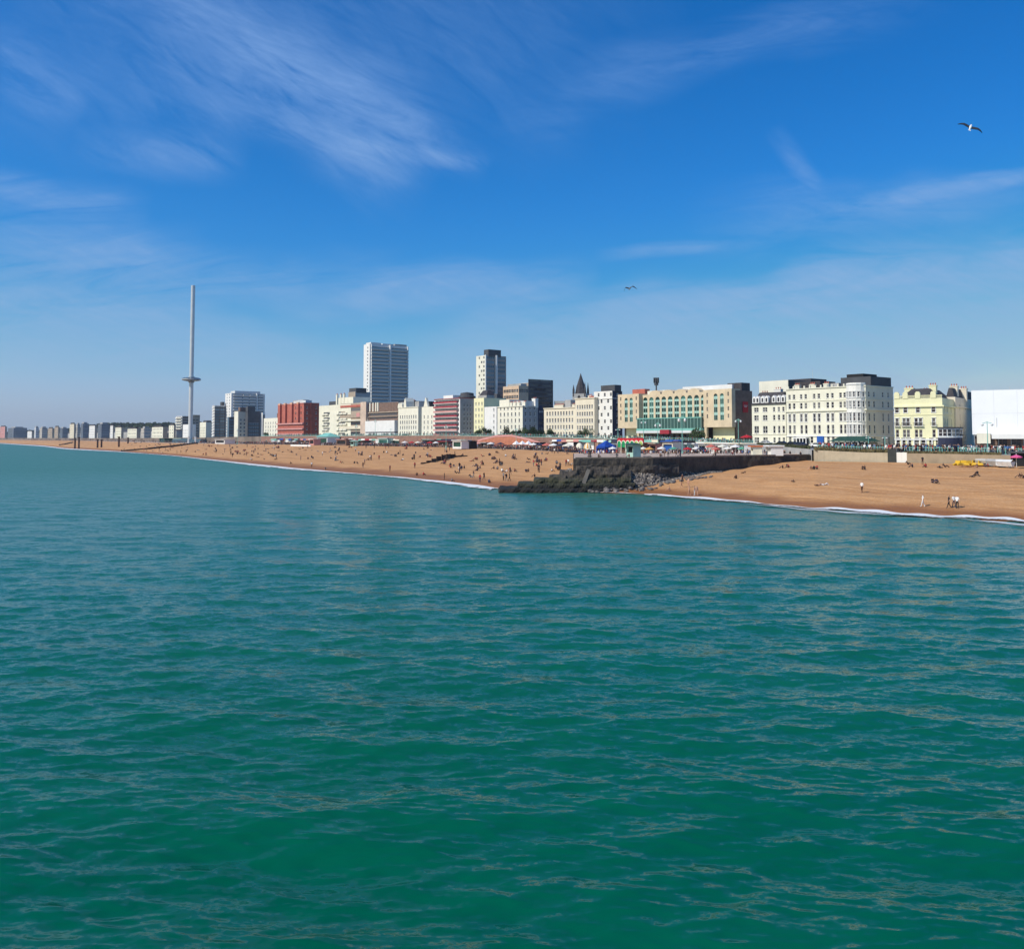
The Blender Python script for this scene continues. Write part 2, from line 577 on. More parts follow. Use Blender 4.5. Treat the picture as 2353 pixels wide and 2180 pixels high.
# ------------------------------------------------------------ building kit
class MB:
    def __init__(s):
        s.v, s.f, s.m = [], [], []

    def face(s, pts, mi=0):
        n = len(s.v)
        s.v += [tuple(p) for p in pts]
        s.f.append(tuple(range(n, n + len(pts))))
        s.m.append(mi)

    def box(s, x0, x1, y0, y1, z0, z1, mi=0):
        n = len(s.v)
        s.v += [(x0, y0, z0), (x1, y0, z0), (x1, y1, z0), (x0, y1, z0), (x0, y0, z1), (x1, y0, z1), (x1, y1, z1), (x0, y1, z1)]
        for q in ((0, 3, 2, 1), (4, 5, 6, 7), (0, 1, 5, 4), (1, 2, 6, 5), (2, 3, 7, 6), (3, 0, 4, 7)):
            s.f.append(tuple(n + i for i in q))
            s.m.append(mi)

    def prism(s, poly, z0, z1, mi=0):
        """vertical prism over a counter-clockwise plan polygon; z1 may be a function"""
        n = len(s.v)
        k = len(poly)
        s.v += [(x, y, z0) for x, y in poly] + [(x, y, z1) for x, y in poly]
        s.f.append(tuple(n + i for i in reversed(range(k)))); s.m.append(mi)
        s.f.append(tuple(n + k + i for i in range(k))); s.m.append(mi)
        for i in range(k):
            j = (i + 1) % k
            s.f.append((n + i, n + j, n + k + j, n + k + i)); s.m.append(mi)

    def extr(s, poly, y0, y1, mi=0):
        """extrude a polygon given in x,z through y"""
        n = len(s.v)
        k = len(poly)
        s.v += [(x, y0, z) for x, z in poly] + [(x, y1, z) for x, z in poly]
        s.f.append(tuple(n + i for i in range(k))); s.m.append(mi)
        s.f.append(tuple(n + k + i for i in reversed(range(k)))); s.m.append(mi)
        for i in range(k):
            j = (i + 1) % k
            s.f.append((n + i, n + k + i, n + k + j, n + j)); s.m.append(mi)

    def lathe(s, prof, n=16, mi=0, cx=0, cy=0, cap=True):
        b = len(s.v)
        for r, z in prof:
            for i in range(n):
                a = 2 * math.pi * i / n
                s.v.append((cx + r * math.cos(a), cy + r * math.sin(a), z))
        for j in range(len(prof) - 1):
            for i in range(n):
                k = (i + 1) % n
                s.f.append((b + j * n + i, b + j * n + k, b + (j + 1) * n + k, b + (j + 1) * n + i)); s.m.append(mi)
        if cap:
            s.f.append(tuple(b + i for i in reversed(range(n)))); s.m.append(mi)
            s.f.append(tuple(b + (len(prof) - 1) * n + i for i in range(n))); s.m.append(mi)

    def tube(s, p, q, r0, r1=None, n=8, mi=0):
        r1 = r0 if r1 is None else r1
        p, q = Vector(p), Vector(q)
        d = (q - p).normalized()
        u = d.orthogonal().normalized()
        w = d.cross(u)
        b = len(s.v)
        for c, r in ((p, r0), (q, r1)):
            for i in range(n):
                a = 2 * math.pi * i / n
                s.v.append(tuple(c + u * (r * math.cos(a)) + w * (r * math.sin(a))))
        for i in range(n):
            k = (i + 1) % n
            s.f.append((b + i, b + k, b + n + k, b + n + i)); s.m.append(mi)
        s.f.append(tuple(b + i for i in reversed(range(n)))); s.m.append(mi)
        s.f.append(tuple(b + n + i for i in range(n))); s.m.append(mi)

    def wall(s, O, ex, inn, W, H, holes, depth=0.3, mi=0, rev=0):
        """vertical wall with real openings: O lower left corner, ex along, inn into the building"""
        O, ex, inn = Vector(O), Vector(ex), Vector(inn)
        xs = sorted({0.0, W} | {round(h[i], 4) for h in holes for i in (0, 1)})
        zs = sorted({0.0, H} | {round(h[i], 4) for h in holes for i in (2, 3)})
        hs_ = [(round(a, 4), round(b, 4), round(c, 4), round(d, 4)) for a, b, c, d in holes]

        def pt(x, z, d=0.0):
            return O + ex * x + inn * d + Vector((0, 0, z))
        for k in range(len(zs) - 1):
            zc = (zs[k] + zs[k + 1]) / 2
            act = [h for h in hs_ if h[2] < zc < h[3]]
            run = None
            for i in range(len(xs) - 1):
                xc = (xs[i] + xs[i + 1]) / 2
                inside = any(h[0] < xc < h[1] for h in act)
                if not inside and run is None:
                    run = xs[i]
                if run is not None and (inside or i == len(xs) - 2):
                    e = xs[i] if inside else xs[i + 1]
                    if e > run:
                        s.face([pt(run, zs[k]), pt(e, zs[k]), pt(e, zs[k + 1]), pt(run, zs[k + 1])], mi)
                    run = None
        for a, b, c, d in hs_:
            s.face([pt(a, c), pt(b, c), pt(b, c, depth), pt(a, c, depth)], rev)
            s.face([pt(a, d, depth), pt(b, d, depth), pt(b, d), pt(a, d)], rev)
            s.face([pt(a, c, depth), pt(a, d, depth), pt(a, d), pt(a, c)], rev)
            s.face([pt(b, c), pt(b, d), pt(b, d, depth), pt(b, c, depth)], rev)

    def build(s, name, mats, parent=None, smooth=False):
        return mesh_obj(name, s.v, s.f, mats, parent, s.m, smooth)

    def mesh(s, name, mats):
        me = bpy.data.meshes.new(name)
        me.from_pydata(s.v, [], s.f)
        for m_ in mats:
            me.materials.append(m_)
        me.polygons.foreach_set('material_index', s.m)
        me.update()
        return me


def glass_mat(name='window_glass', dark=(0.015, 0.018, 0.022), lite=(0.16, 0.16, 0.15)):
    m = bpy.data.materials.new(name)
    m.use_nodes = True
    t = NT(m.node_tree)
    b = m.node_tree.nodes['Principled BSDF']
    oi = t.n('ShaderNodeObjectInfo')
    t.put(b.inputs['Base Color'], t.mix(t.mapr(oi.outputs['Random'], 0.45, 1.0), dark, lite))
    b.inputs['Roughness'].default_value = 0.08
    b.inputs['Specular IOR Level'].default_value = 0.6
    return m


G = glass_mat()
GG = glass_mat('green_glass', (0.01, 0.045, 0.035), (0.05, 0.16, 0.13))
GB = glass_mat('blue_glass', (0.06, 0.12, 0.16), (0.16, 0.26, 0.32))
WH = mat('white_paint', (0.80, 0.79, 0.76), var=.05, scale=.3)
STU = mat('white_stucco', (0.80, 0.78, 0.72), var=.06, scale=.25, streaks=.25)
CREAM = mat('cream_stucco', (0.80, 0.77, 0.62), var=.06, scale=.2, streaks=.25)
CREAM2 = mat('pale_cream_stucco', (0.78, 0.70, 0.54), var=.06, scale=.2, streaks=.25)
YEL = mat('yellow_stucco', (0.84, 0.80, 0.50), var=.06, scale=.2, streaks=.15)
IVORY = mat('ivory_stucco', (0.80, 0.77, 0.64), var=.06, scale=.2, streaks=.25)
STONE = mat('pale_stone', (0.68, 0.55, 0.37), var=.10, scale=.3, streaks=.2)
SLATE = mat('slate', (0.055, 0.05, 0.055), var=.25, scale=.8)
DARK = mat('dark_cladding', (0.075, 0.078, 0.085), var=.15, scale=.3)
BLACK = mat('black_paint', (0.015, 0.015, 0.017), var=0)
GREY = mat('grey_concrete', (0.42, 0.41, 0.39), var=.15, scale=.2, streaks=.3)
LGREY = mat('light_grey_panel', (0.68, 0.69, 0.69), var=.08, scale=.2)
BRICK = mat('brown_brick', (0.20, 0.13, 0.10), var=.2, scale=.5)
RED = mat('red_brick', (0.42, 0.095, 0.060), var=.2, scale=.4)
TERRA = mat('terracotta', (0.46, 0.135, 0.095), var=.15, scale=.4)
PINK = mat('pink_render', (0.62, 0.30, 0.27), var=.1, scale=.3)
TAN = mat('tan_concrete', (0.42, 0.34, 0.26), var=.12, scale=.2, streaks=.3)
TEAL = mat('turquoise_paint', (0.22, 0.52, 0.44), var=.08, scale=.5, rough=.5)
DGREEN = mat('dark_green_paint', (0.02, 0.07, 0.045), var=.1, scale=.5, rough=.5)
GREEN = mat('green_panel', (0.10, 0.36, 0.26), var=.15, scale=.4)
BLUE = mat('blue_paint', (0.02, 0.10, 0.38), var=.08, scale=.5)
PGREEN = mat('pale_green_panel', (0.38, 0.58, 0.50), var=.1, scale=.5)
REDP = mat('red_paint', (0.50, 0.02, 0.03), var=.1, scale=.5)
METAL = mat('steel', (0.62, 0.64, 0.64), var=.05, scale=.3, rough=.4, metal=.25)
SHEET = mat('white_sheeting', (0.88, 0.89, 0.90), var=.03, scale=.15, rough=.6, bump=.25, bscale=.8)
RED2 = mat('deep_red_render', (0.36, 0.035, 0.05), var=.1, scale=.4)
NAVY = mat('navy_cladding', (0.03, 0.035, 0.07), var=.15, scale=.3)
GOLD = mat('orange_fabric', (0.75, 0.40, 0.10), var=.1, scale=.6)

WIN = {}


def win_mesh(w, h, style, gl, fr):
    key = (round(w, 2), round(h, 2), style, gl.name, fr.name)
    if key in WIN:
        return WIN[key]
    b = MB()
    t = 0.09
    y = 0.2
    b.face([(0, y, 0), (w, y, 0), (w, y, h), (0, y, h)], 0)
    if style == 'plain':
        b.box(-.02, w + .02, y - .04, y - .005, h * .46, h * .46 + .1, 1)
    elif style in ('sash', 'sill', 'hood', 'balconette'):
        b.box(-.01, t, y - .06, y - .005, 0, h, 1)
        b.box(w - t, w + .01, y - .06, y - .005, 0, h, 1)
        b.box(t, w - t, y - .06, y - .005, h - t, h + .01, 1)
        b.box(t, w - t, y - .06, y - .005, -.01, t, 1)
        b.box(t, w - t, y - .05, y - .005, h * .5 - .05, h * .5 + .05, 1)
        if w > 1.5:
            b.box(w / 2 - .05, w / 2 + .05, y - .055, y - .005, t, h * .5 - .05, 1)
            b.box(w / 2 - .05, w / 2 + .05, y - .055, y - .005, h * .5 + .05, h - t, 1)
        b.box(-.18, w + .18, -.16, .08, -.16, -.01, 1)
        if style in ('hood', 'balconette'):
            b.box(-.22, w + .22, -.22, -.01, h + .12, h + .32, 1)
            b.box(-.16, -.0, -.08, -.01, 0, h + .11, 1)
            b.box(w, w + .16, -.08, -.01, 0, h + .11, 1)
        if style == 'balconette':
            b.box(-.35, w + .35, -.7, -.165, -.15, -.02, 1)
            for i in range(9):
                x = -.33 + (w + .62) * i / 8
                b.box(x, x + .05, -.69, -.64, -.02, .95, 2)
            b.box(-.35, w + .35, -.70, -.63, .95, 1.02, 2)
    elif style == 'strip':
        n = max(2, int(w / 1.6))
        for i in range(n + 1):
            x = w * i / n
            b.box(max(0, x - .05), min(w, x + .05), y - .06, y - .005, 0, h, 1)
        b.box(0, w, y - .07, y - .06, h - .1, h, 1)
    me = b.mesh('window', [gl, fr, BLACK])
    WIN[key] = me
    return me


def label_part(o, lb):
    if lb: o['label'] = lb


class Bld:
    """a building standing on bearing a..b (front, lit) and b..c (side); zb distance of its near corner"""
    def __init__(s, name, label, a, b, ytop, c=None, zb=None, wall=STU, base=None, dirv=(-0.61, 0.79), D=None, cat='building', group=None, side_mat=None, par=.9):
        zb = zf(b) if zb is None else zb
        d = Vector(dirv).normalized()
        n = Vector((d.y, -d.x))
        s.base = street((a + b) / 2) if base is None else base
        B = P(b, (ytop + HOR) / 2, zb)
        s.H = P(b, ytop, zb).z - s.base

        def hit(px, o, v):
            u = P(px, (ytop + HOR) / 2, 1000).x / 1000
            # o.x + v.x t = u (o.y + v.y t)
            return (u * o.y - o.x) / (v.x - u * v.y)
        o2 = Vector((B.x, B.y))
        s.W = abs(hit(a, o2, d))
        s.D = abs(hit(c, o2, n)) if c else (D or 14)
        A = o2 + d * s.W
        s.root = bpy.data.objects.new(name, None)
        col.objects.link(s.root)
        s.root.location = (A.x, A.y, s.base)
        s.root.rotation_euler = (0, 0, math.atan2(-d.y, -d.x))
        tag(s.root, label, cat, group)
        s.fh, s.sh = [], []
        s.wm = wall
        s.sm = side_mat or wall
        s.par = par
        s.zb = zb
        s.wins = 0

    def z_of(s, y, px=None):
        """height above the base of image row y on the front corner"""
        return P(1176, y, s.zb).z - s.base

    def front(s, rows, cols, w=None, style='sash', gl=None, fr=None, skip=()):
        """rows: [(z0,h)], cols: fractions of the width"""
        gl, fr = gl or G, fr or WH
        for ri, (z0, h) in enumerate(rows):
            for ci, f in enumerate(cols):
                if (ri, ci) in skip: continue
                ww = w if w else 1.1
                x = f * s.W - ww / 2
                x = min(max(x, .15), s.W - ww - .15)
                s.fh.append((x, x + ww, z0, z0 + h))
                s._win((x, 0, z0), 0, ww, h, style, gl, fr)

    def side(s, rows, cols, w=None, style='sash', gl=None, fr=None):
        gl, fr = gl or G, fr or WH
        for z0, h in rows:
            for f in cols:
                ww = w if w else 1.1
                x = f * s.D - ww / 2
                x = min(max(x, .15), s.D - ww - .15)
                s.sh.append((x, x + ww, z0, z0 + h))
                s._win((s.W, x, z0), math.pi / 2, ww, h, style, gl, fr)

    def _win(s, loc, rz, w, h, style, gl, fr):
        if s.wins >= 99: return
        s.wins += 1
        o = bpy.data.objects.new('window', win_mesh(w, h, style, gl, fr))
        col.objects.link(o)
        o.parent = s.root
        o.location = loc
        o.rotation_euler = (0, 0, rz)

    def walls(s, depth=.3, roofm=None):
        b = MB()
        W, D, H = s.W, s.D, s.H
        b.wall((0, 0, 0), (1, 0, 0), (0, 1, 0), W, H, s.fh, depth, 0)
        b.wall((W, 0, 0), (0, 1, 0), (-1, 0, 0), D, H, s.sh, depth, 1)
        b.face([(W, D, 0), (0, D, 0), (0, D, H), (W, D, H)], 1)
        b.face([(0, D, 0), (0, 0, 0), (0, 0, H), (0, D, H)], 0)
        # inner leaf behind the openings
        b.build('wall', [s.wm, s.sm], s.root)
        r = MB()
        r.face([(0, 0, H - s.par), (W, 0, H - s.par), (W, D, H - s.par), (0, D, H - s.par)])
        t = .3
        # inner faces and tops of the parapet
        r.box(.01, W - .01, .02, t, H - s.par, H + .06)
        r.box(.01, W - .01, D - t, D - .02, H - s.par, H + .06)
        r.box(.02, t, t, D - t, H - s.par, H + .06)
        r.box(W - t, W - .02, t, D - t, H - s.par, H + .06)
        r.build('roof', roofm or GREY, s.root)

    def band(s, z, h=.35, out=.3, m=None, name='cornice', sides=True):
        b = MB()
        W, D = s.W, s.D
        b.box(-.05, W + out, -out, -.004, z, z + h)
        if sides:
            b.box(W + .004, W + out, .0, D, z, z + h)
        return b.build(name, m or s.wm, s.root)

    def balc(s, z, x0=0.03, x1=.97, out=1.3, h=1.0, m=None, pm=None, side=False, glass=False):
        b = MB()
        L = s.D if side else s.W
        a, e = x0 * L, x1 * L
        b.box(a, e, -out, -.004, z - .2, z, 0)
        b.box(a, e, -out, -out + .08, z, z + h, 1)
        b.box(a, a + .08, -out + .08, -.004, z, z + h, 1)
        b.box(e - .08, e, -out + .08, -.004, z, z + h, 1)
        o = b.build('balcony', [m or s.wm, pm or m or s.wm], s.root)
        if side:
            o.location = (s.W, 0, 0)
            o.rotation_euler = (0, 0, math.pi / 2)
        return o

    def top(s, name, x0, x1, y0, y1, h, m, z=None):
        b = MB()
        z = s.H - s.par if z is None else z
        b.box(x0 * s.W, x1 * s.W, y0 * s.D, y1 * s.D, z + .004, z + h)
        return b.build(name, m, s.root)

    def chimney(s, fx, fy, h, m=None, w=1.6, l=2.4, z=None):
        b = MB()
        z = s.H - s.par if z is None else z
        x, y = fx * s.W, fy * s.D
        b.box(x - l / 2, x + l / 2, y - w / 2, y + w / 2, z, z + h, 0)
        b.box(x - l / 2 - .12, x + l / 2 + .12, y - w / 2 - .12, y + w / 2 + .12, z + h - .35, z + h - .1, 0)
        for i in range(3):
            cxx = x - l / 3 + l / 3 * i
            b.lathe([(.2, z + h), (.16, z + h + .7)], 8, 1, cxx, y)
        return b.build('chimney', [m or s.wm, TERRA], s.root)

    def hip(s, h, m=None, inset=.4, x0=0, x1=1, z=None, name='pitched_roof', steep=.3):
        b = MB()
        z = s.H - .3 if z is None else z
        X0, X1, Y0_, Y1_ = x0 * s.W + inset, x1 * s.W - inset, inset, s.D - inset
        k = min(X1 - X0, Y1_ - Y0_) * steep
        v = [(X0, Y0_, z), (X1, Y0_, z), (X1, Y1_, z), (X0, Y1_, z), (X0 + k, Y0_ + k, z + h), (X1 - k, Y0_ + k, z + h), (X1 - k, Y1_ - k, z + h), (X0 + k, Y1_ - k, z + h)]
        for q in ((0, 1, 5, 4), (1, 2, 6, 5), (2, 3, 7, 6), (3, 0, 4, 7), (4, 5, 6, 7), (3, 2, 1, 0)):
            b.face([v[i] for i in q])
        return b.build(name, m or SLATE, s.root)


def rows(z0, n, pitch, h):
    return [(z0 + i * pitch, h) for i in range(n)]


def cols(n, m=.06):
    return [m + (1 - 2 * m) * (i + .5) / n for i in range(n)]


# ============================================================ the seafront, right to left
# ---- sheeted building at the right edge
b = Bld('sheeted_building', 'scaffolded building wrapped in plain white sheeting, at the right end of the seafront', 2239, 2500, 897, D=26, zb=250, wall=BRICK, dirv=(-.85, .53), base=6.7)
hs_ = b.z_of(998)
b.front([(.4, 3.0)], cols(7), w=2.6, style='strip', fr=BRICK)
b.walls()
sh = MB()
sh.box(-.6, b.W + .4, -1.2, -1.0, hs_, b.H + .7)
sh.box(-.6, -.4, -1.0, b.D, hs_, b.H + .7)
sh.build('sheeting', SHEET, b.root)
sm_ = MB()
rs9 = random.Random(3)
for i in range(1, 5):
    x = -.6 + (b.W + 1) * i / 5 + rs9.uniform(-.2, .2)
    sm_.box(x, x + .07, -1.235, -1.203, hs_ + .05, b.H + .6)
for i in range(1, 2):
    z_ = hs_ + (b.H - hs_) * i / 2
    sm_.box(-.55, b.W + .35, -1.225, -1.203, z_, z_ + .06)
sm_.box(b.W * .2, b.W * .2 + .3, -1.25, -1.203, hs_ + 2.2, hs_ + 5.0)
sm_.build('sheeting_seams', LGREY, b.root)
sc_ = MB()
for i in range(10):
    x = -.2 + (b.W + .2) * i / 9
    sc_.box(x, x + .1, -.9, -.8, 0, b.H + (1.6 if i % 2 else 1.0))
sc_.box(-.3, b.W, -.95, -.75, hs_ - .35, hs_ - .05)
sc_.box(-.3, b.W, -.93, -.77, b.H + .75, b.H + .82)
sc_.build('scaffolding', METAL, b.root)
aw = MB()
x0_ = b.W * .16
aw.extr([(x0_, 2.9), (x0_ + 9.0, 2.9), (x0_ + 9.0, 4.3), (x0_, 4.3)], -3.4, -3.2)
aw.box(x0_, x0_ + 9.0, -3.2, -1.3, 4.2, 4.3)
aw.build('awning', WH, b.root)
tc_ = MB()
tc_.box(x0_ - 4, x0_ - .4, -1.9, -1.3, 1.5, 4.6)
tc_.build('signboard', IVORY, b.root)

# ---- yellow corner hotel
b = Bld('yellow_hotel', 'bright yellow four-storey hotel with slate roof, chimneys and a curved corner bay', 2055, 2166, 914, c=None, zb=262, D=24, wall=YEL, dirv=(-.80, .60), base=6.6)
z1, z2, z3 = b.z_of(1005), b.z_of(978), b.z_of(947)
for f, n in ((.21, 1), (.29, 1), (.46, 1), (.55, 1), (.82, 1), (.06, 1)):
    b.front([(z1, 2.4)], [f], w=.95, style='sash')
for f in (.21, .29, .46, .55, .82, .06):
    b.front([(z2, 2.3)], [f], w=.9, style='balconette')
b.front([(z3, 1.9)], [.06, .24, .50, .82], w=1.1, style='hood')
b.front([(.35, 2.9)], [.06, .18, .30, .46, .60, .76, .90], w=1.25, style='plain', gl=G)
b.side([(z1, 2.2), (z2, 2.2), (z3, 1.8)], [.15, .3, .55, .8], w=1.0)
b.walls()
b.band(b.z_of(934), .45, .5)
b.band(b.z_of(953), .18, .15, name='string_course')
b.band(b.z_of(1010) - .15, .4, .25, m=WH, name='shop_cornice')
for i in range(8):
    p = MB()
    x = (i + .02) / 8 * b.W
    p.box(x + .2, x + .5, -.25, -.01, .0, b.z_of(1010) - .2)
    p.build('pilaster', WH, b.root)
for f in (.06, .24, .50, .82):
    q = MB()
    x = f * b.W
    q.extr([(x - .75, b.H), (x + .75, b.H), (x + .75, b.H + 1.6), (x + .4, b.H + 2.1), (x - .4, b.H + 2.1), (x - .75, b.H + 1.6)], -.15, .7)
    q.build('dormer', YEL, b.root)
bal = MB()
for i in range(44):
    x = b.W * (i + .5) / 44
    bal.box(x - .07, x + .07, .0, .14, b.H + .06, b.H + .8)
bal.box(0, b.W, -.06, .2, b.H + .8, b.H + .95)
bal.build('balustrade', YEL, b.root)
b.hip(3.2, SLATE, inset=1.2, z=b.H, steep=.28)
b.chimney(.20, .35, 4.6, w=2, l=2.6)
b.chimney(.52, .5, 4.0, w=1.6, l=2.2)
b.chimney(.72, .3, 5.2, w=2, l=2.0)
# curved bay on the corner
bw = MB()
cxx, cyy, rr_ = b.W + .4, 3.6, 4.6
pts = [(cxx + rr_ * math.sin(R(t)) * .9, cyy - rr_ * math.cos(R(t))) for t in range(-25, 156, 15)]
zt = b.z_of(984)
bw.prism(pts + [(b.W - .5, cyy + 3)], 0, 3.35, 1)
bw.prism([(x + (x - cxx) * .02, y + (y - cyy) * .02) for x, y in pts] + [(b.W - .5, cyy + 3)], 3.35, zt, 0)
bw.prism([(cxx + (x - cxx) * 1.09, cyy + (y - cyy) * 1.09) for x, y in pts] + [(b.W - .5, cyy + 3)], zt, zt + .35, 2)
o = bw.build('corner_bay', [LGREY, NAVY, SLATE], b.root)
for k, t in enumerate(range(-12, 132, 16)):
    wmm = win_mesh(.9, 1.9, 'plain', G, WH)
    w_ = bpy.data.objects.new('window', wmm)
    col.objects.link(w_)
    w_.parent = o
    w_.location = (cxx + (rr_ + .30) * math.sin(R(t)) * .93 - .45 * math.cos(R(t)), cyy - (rr_ + .36) * math.cos(R(t)) - .45 * math.sin(R(t)), 3.9)
    w_.rotation_euler = (0, 0, R(t))
# rear wing
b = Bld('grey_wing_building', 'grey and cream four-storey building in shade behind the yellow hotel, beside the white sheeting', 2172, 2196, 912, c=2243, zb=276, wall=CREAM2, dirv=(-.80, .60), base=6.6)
b.front(rows(2.5, 4, 3.3, 1.8), [.5], w=1.0)
b.side(rows(2.5, 4, 3.3, 1.8), [.2, .45, .7], w=1.1)
b.walls()
b.band(b.H - 3.2, .4, .4)
b.hip(3.0, SLATE, inset=.3, z=b.H)
b.chimney(.5, .2, 4.8, w=2.2, l=2.2)
b.chimney(.9, .45, 4.4, w=2.2, l=2.0)

# ---- big cream hotel
Hc = Bld('cream_hotel', 'long cream hotel with a white round bay at its corner and a blue door', 1807, 1990, 885, c=2053, zb=295, wall=CREAM, side_mat=CREAM2, base=6.75)
b = Hc
f7 = [.045, .105, .20, .26, .37, .43, .54, .60, .70, .75, ]
zz = [b.z_of(y) for y in (1019, 996, 967, 935, 911)]
for i, hh in ((1, 3.1), (2, 2.8), (3, 2.1), (4, 1.7)):
    b.front([(zz[i], hh)], f7, w=1.0, style='sash' if i != 2 else 'hood')
b.front([(zz[0], 2.6)], [.045, .105, .33, .54, .60], w=1.1)
b.side([(zz[1], 2.9), (zz[2], 2.7), (zz[3], 2.1), (zz[4], 1.8), (.5, 3.0)], [.12, .3, .62, .82], w=1.1)
b.walls()
b.band(b.z_of(942), .5, .5)
b.band(b.z_of(917), .2, .2, name='string_course')
b.band(b.z_of(999) - .55, .3, .3, m=WH, name='string_course')
b.band(b.H - .3, .3, .35)
for i in range(14):
    pk = MB()
    x = b.W * (i + .3) / 14
    pk.box(x, x + .5, -.1, .3, b.H + .07, b.H + .9)
    pk.build('parapet_pier', CREAM, b.root)
b.top('attic_storey', .02, .36, .25, .8, 3.6, SLATE)
b.top('plant_room', .62, .98, .25, 1.0, 4.2, DARK)
b.top('plant_room', .36, .56, .35, .9, 2.6, GREY)
b.top('lift_housing', .66, .86, .35, .85, 5.4, BLACK)
for f in (.1, .3, .48): b.chimney(f, .15, 2.4, w=1.2, l=2)
# white bow with windows
bw = MB()
cw = 1990
xc, rb = b.W * .885, b.W * .105
pts = [(xc + rb * math.sin(R(t)), -2.4 * math.cos(R(t)) if abs(t) < 90 else 0) for t in (-90, -55, -25, 0, 25, 55, 90)]
bw.prism(pts + [(xc + rb, .5), (xc - rb, .5)], 0, b.H + .9)
bow = bw.build('round_bay', STU, b.root)
for zi, hh in ((0, 2.4), (1, 3.0), (2, 2.8), (3, 2.1), (4, 1.7)):
    for k in range(6):
        p0, p1 = Vector(pts[k]), Vector(pts[k + 1])
        mid = (p0 + p1) / 2
        dd = (p1 - p0).normalized()
        nn = Vector((dd.y, -dd.x))
        ww = min(1.15, (p1 - p0).length * .5)
        w_ = bpy.data.objects.new('window', win_mesh(ww, hh, 'hood', G, WH))
        col.objects.link(w_)
        w_.parent = bow
        st_ = mid - dd * ww / 2 + nn * .21
        w_.location = (st_.x, st_.y, zz[zi])
        w_.rotation_euler = (0, 0, math.atan2(dd.y, dd.x))
cr = MB()
for z_ in (zz[1] - .5, zz[4] - .5, b.H + .3):
    cr.prism([(xc + (x - xc) * 1.04, y * 1.10) for x, y in pts] + [(xc + rb * 1.04, -.004), (xc - rb * 1.04, -.004)][0:2], z_, z_ + .3)
cr.build('cornice', WH, bow)
dr = MB()
dr.box(b.W * .405, b.W * .405 + 2.6, -.5, -.02, 0, 3.7)
dr.build('door', BLUE, b.root)
en = MB()
en.box(b.W * .13, b.W * .30, -2.2, -.02, 2.9, 3.3, 0)
for i in range(5):
    x = b.W * .13 + b.W * .165 * i / 4
    en.box(x, x + .25, -2.15, -1.9, 0, 2.9, 1)
en.box(b.W * .14, b.W * .29, -.2, -.02, .0, 2.8, 2)
en.build('porch', [WH, WH, BLACK], b.root)
# ---- green canopied shelter in front
lowc = Bld('seafront_shelter', 'dark green pitched-roof shelter with white posts before the cream hotel corner', 1914, 1992, 1012, zb=272, D=7, wall=DGREEN, base=6.75, cat='shelter')
b = lowc
r_ = MB()
W_, D_ = b.W, b.D
zt = b.H
v = [(-.8, -1.2, zt - .3), (W_ + .8, -1.2, zt - .3), (W_ + .8, D_, zt - .3), (-.8, D_, zt - .3), (1, 2.4, zt + 1.3), (W_ - 1, 2.4, zt + 1.3)]
r_.face([v[0], v[1], v[5], v[4]]); r_.face([v[1], v[2], v[5]]); r_.face([v[2], v[3], v[4], v[5]]); r_.face([v[3], v[0], v[4]]); r_.face([v[3], v[2], v[1], v[0]])
r_.build('roof', DGREEN, b.root)
for i in range(6):
    pp = MB()
    x = W_ * (i + .1) / 5.3
    pp.box(x, x + .22, -.8, -.58, 0, zt - .3)
    pp.build('post', WH, b.root)
pp = MB()
pp.box(.2, W_ - .2, .5, D_ - .5, .9, zt - .45, 0)
pp.box(.2, W_ - .2, .5, D_ - .5, 0, .9, 1)
pp.build('glazed_room', [G, DGREEN], b.root)

# ---- mansard wing
b = Bld('mansard_hotel', 'cream hotel with slate mansard and white dormers, left of the long cream hotel', 1728, 1806, 925, zb=zf(1806), D=16, wall=CREAM, base=6.9)
zz = [b.z_of(y) for y in (1020, 995, 965, 945)]
b.front([(zz[1], 2.7), (zz[2], 2.0), (zz[3], 1.7), (zz[0] + .4, 2.0)], [.10, .17, .36, .43, .66, .80, .93], w=1.0)
b.walls()
b.band(b.H - .4, .5, .5, m=SLATE)
b.band(zz[1] - .6, .2, .2, name='string_course')
b.hip(4.2, SLATE, inset=.3, z=b.H, steep=.12, name='mansard_roof')
for f in (.08, .18, .33, .45, .66, .80, .93):
    d_ = MB()
    x = f * b.W
    d_.extr([(x - .8, b.H + .2), (x + .8, b.H + .2), (x + .8, b.H + 2.2), (x, b.H + 2.9), (x - .8, b.H + 2.2)], -.15, 1.6, 0)
    d_.box(x - .4, x + .4, -.19, -.16, b.H + .5, b.H + 2.0, 1)
    d_.build('dormer', [WH, G], b.root)
b.chimney(.5, .4, 5.6, m=STU, w=1.6, l=3.0, z=b.H)
b.chimney(.02, .5, 4.6, m=DARK, w=1.6, l=3.0, z=b.H)
# block behind it
b = Bld('pale_rear_block', 'plain pale block rising behind the slate mansard hotel', 1745, 1812, 873, zb=352, c=1905, wall=IVORY, side_mat=DARK, base=8)
b.walls()
b.top('plant_room', .0, 1.0, .55, .95, 2.2, SLATE)
m_ = MB()
m_.tube((b.W * .6, b.D * .9, b.H), (b.W * .6, b.D * .9, b.H + 6), .12, .06)
m_.build('mast', METAL, b.root)

# ---- stone hotel with green arched bays
T_ = Bld('arched_hotel', 'sandy stone hotel with tall green arched window bays and a turquoise glazed base', 1428, 1690, 893, c=1729, zb=345, wall=STONE, side_mat=BRICK, base=8.1)
b = T_
# front geometry is stepped: side blocks overhang
W_, D_, H_ = b.W, b.D, b.H
zb_ = b.z_of(981)


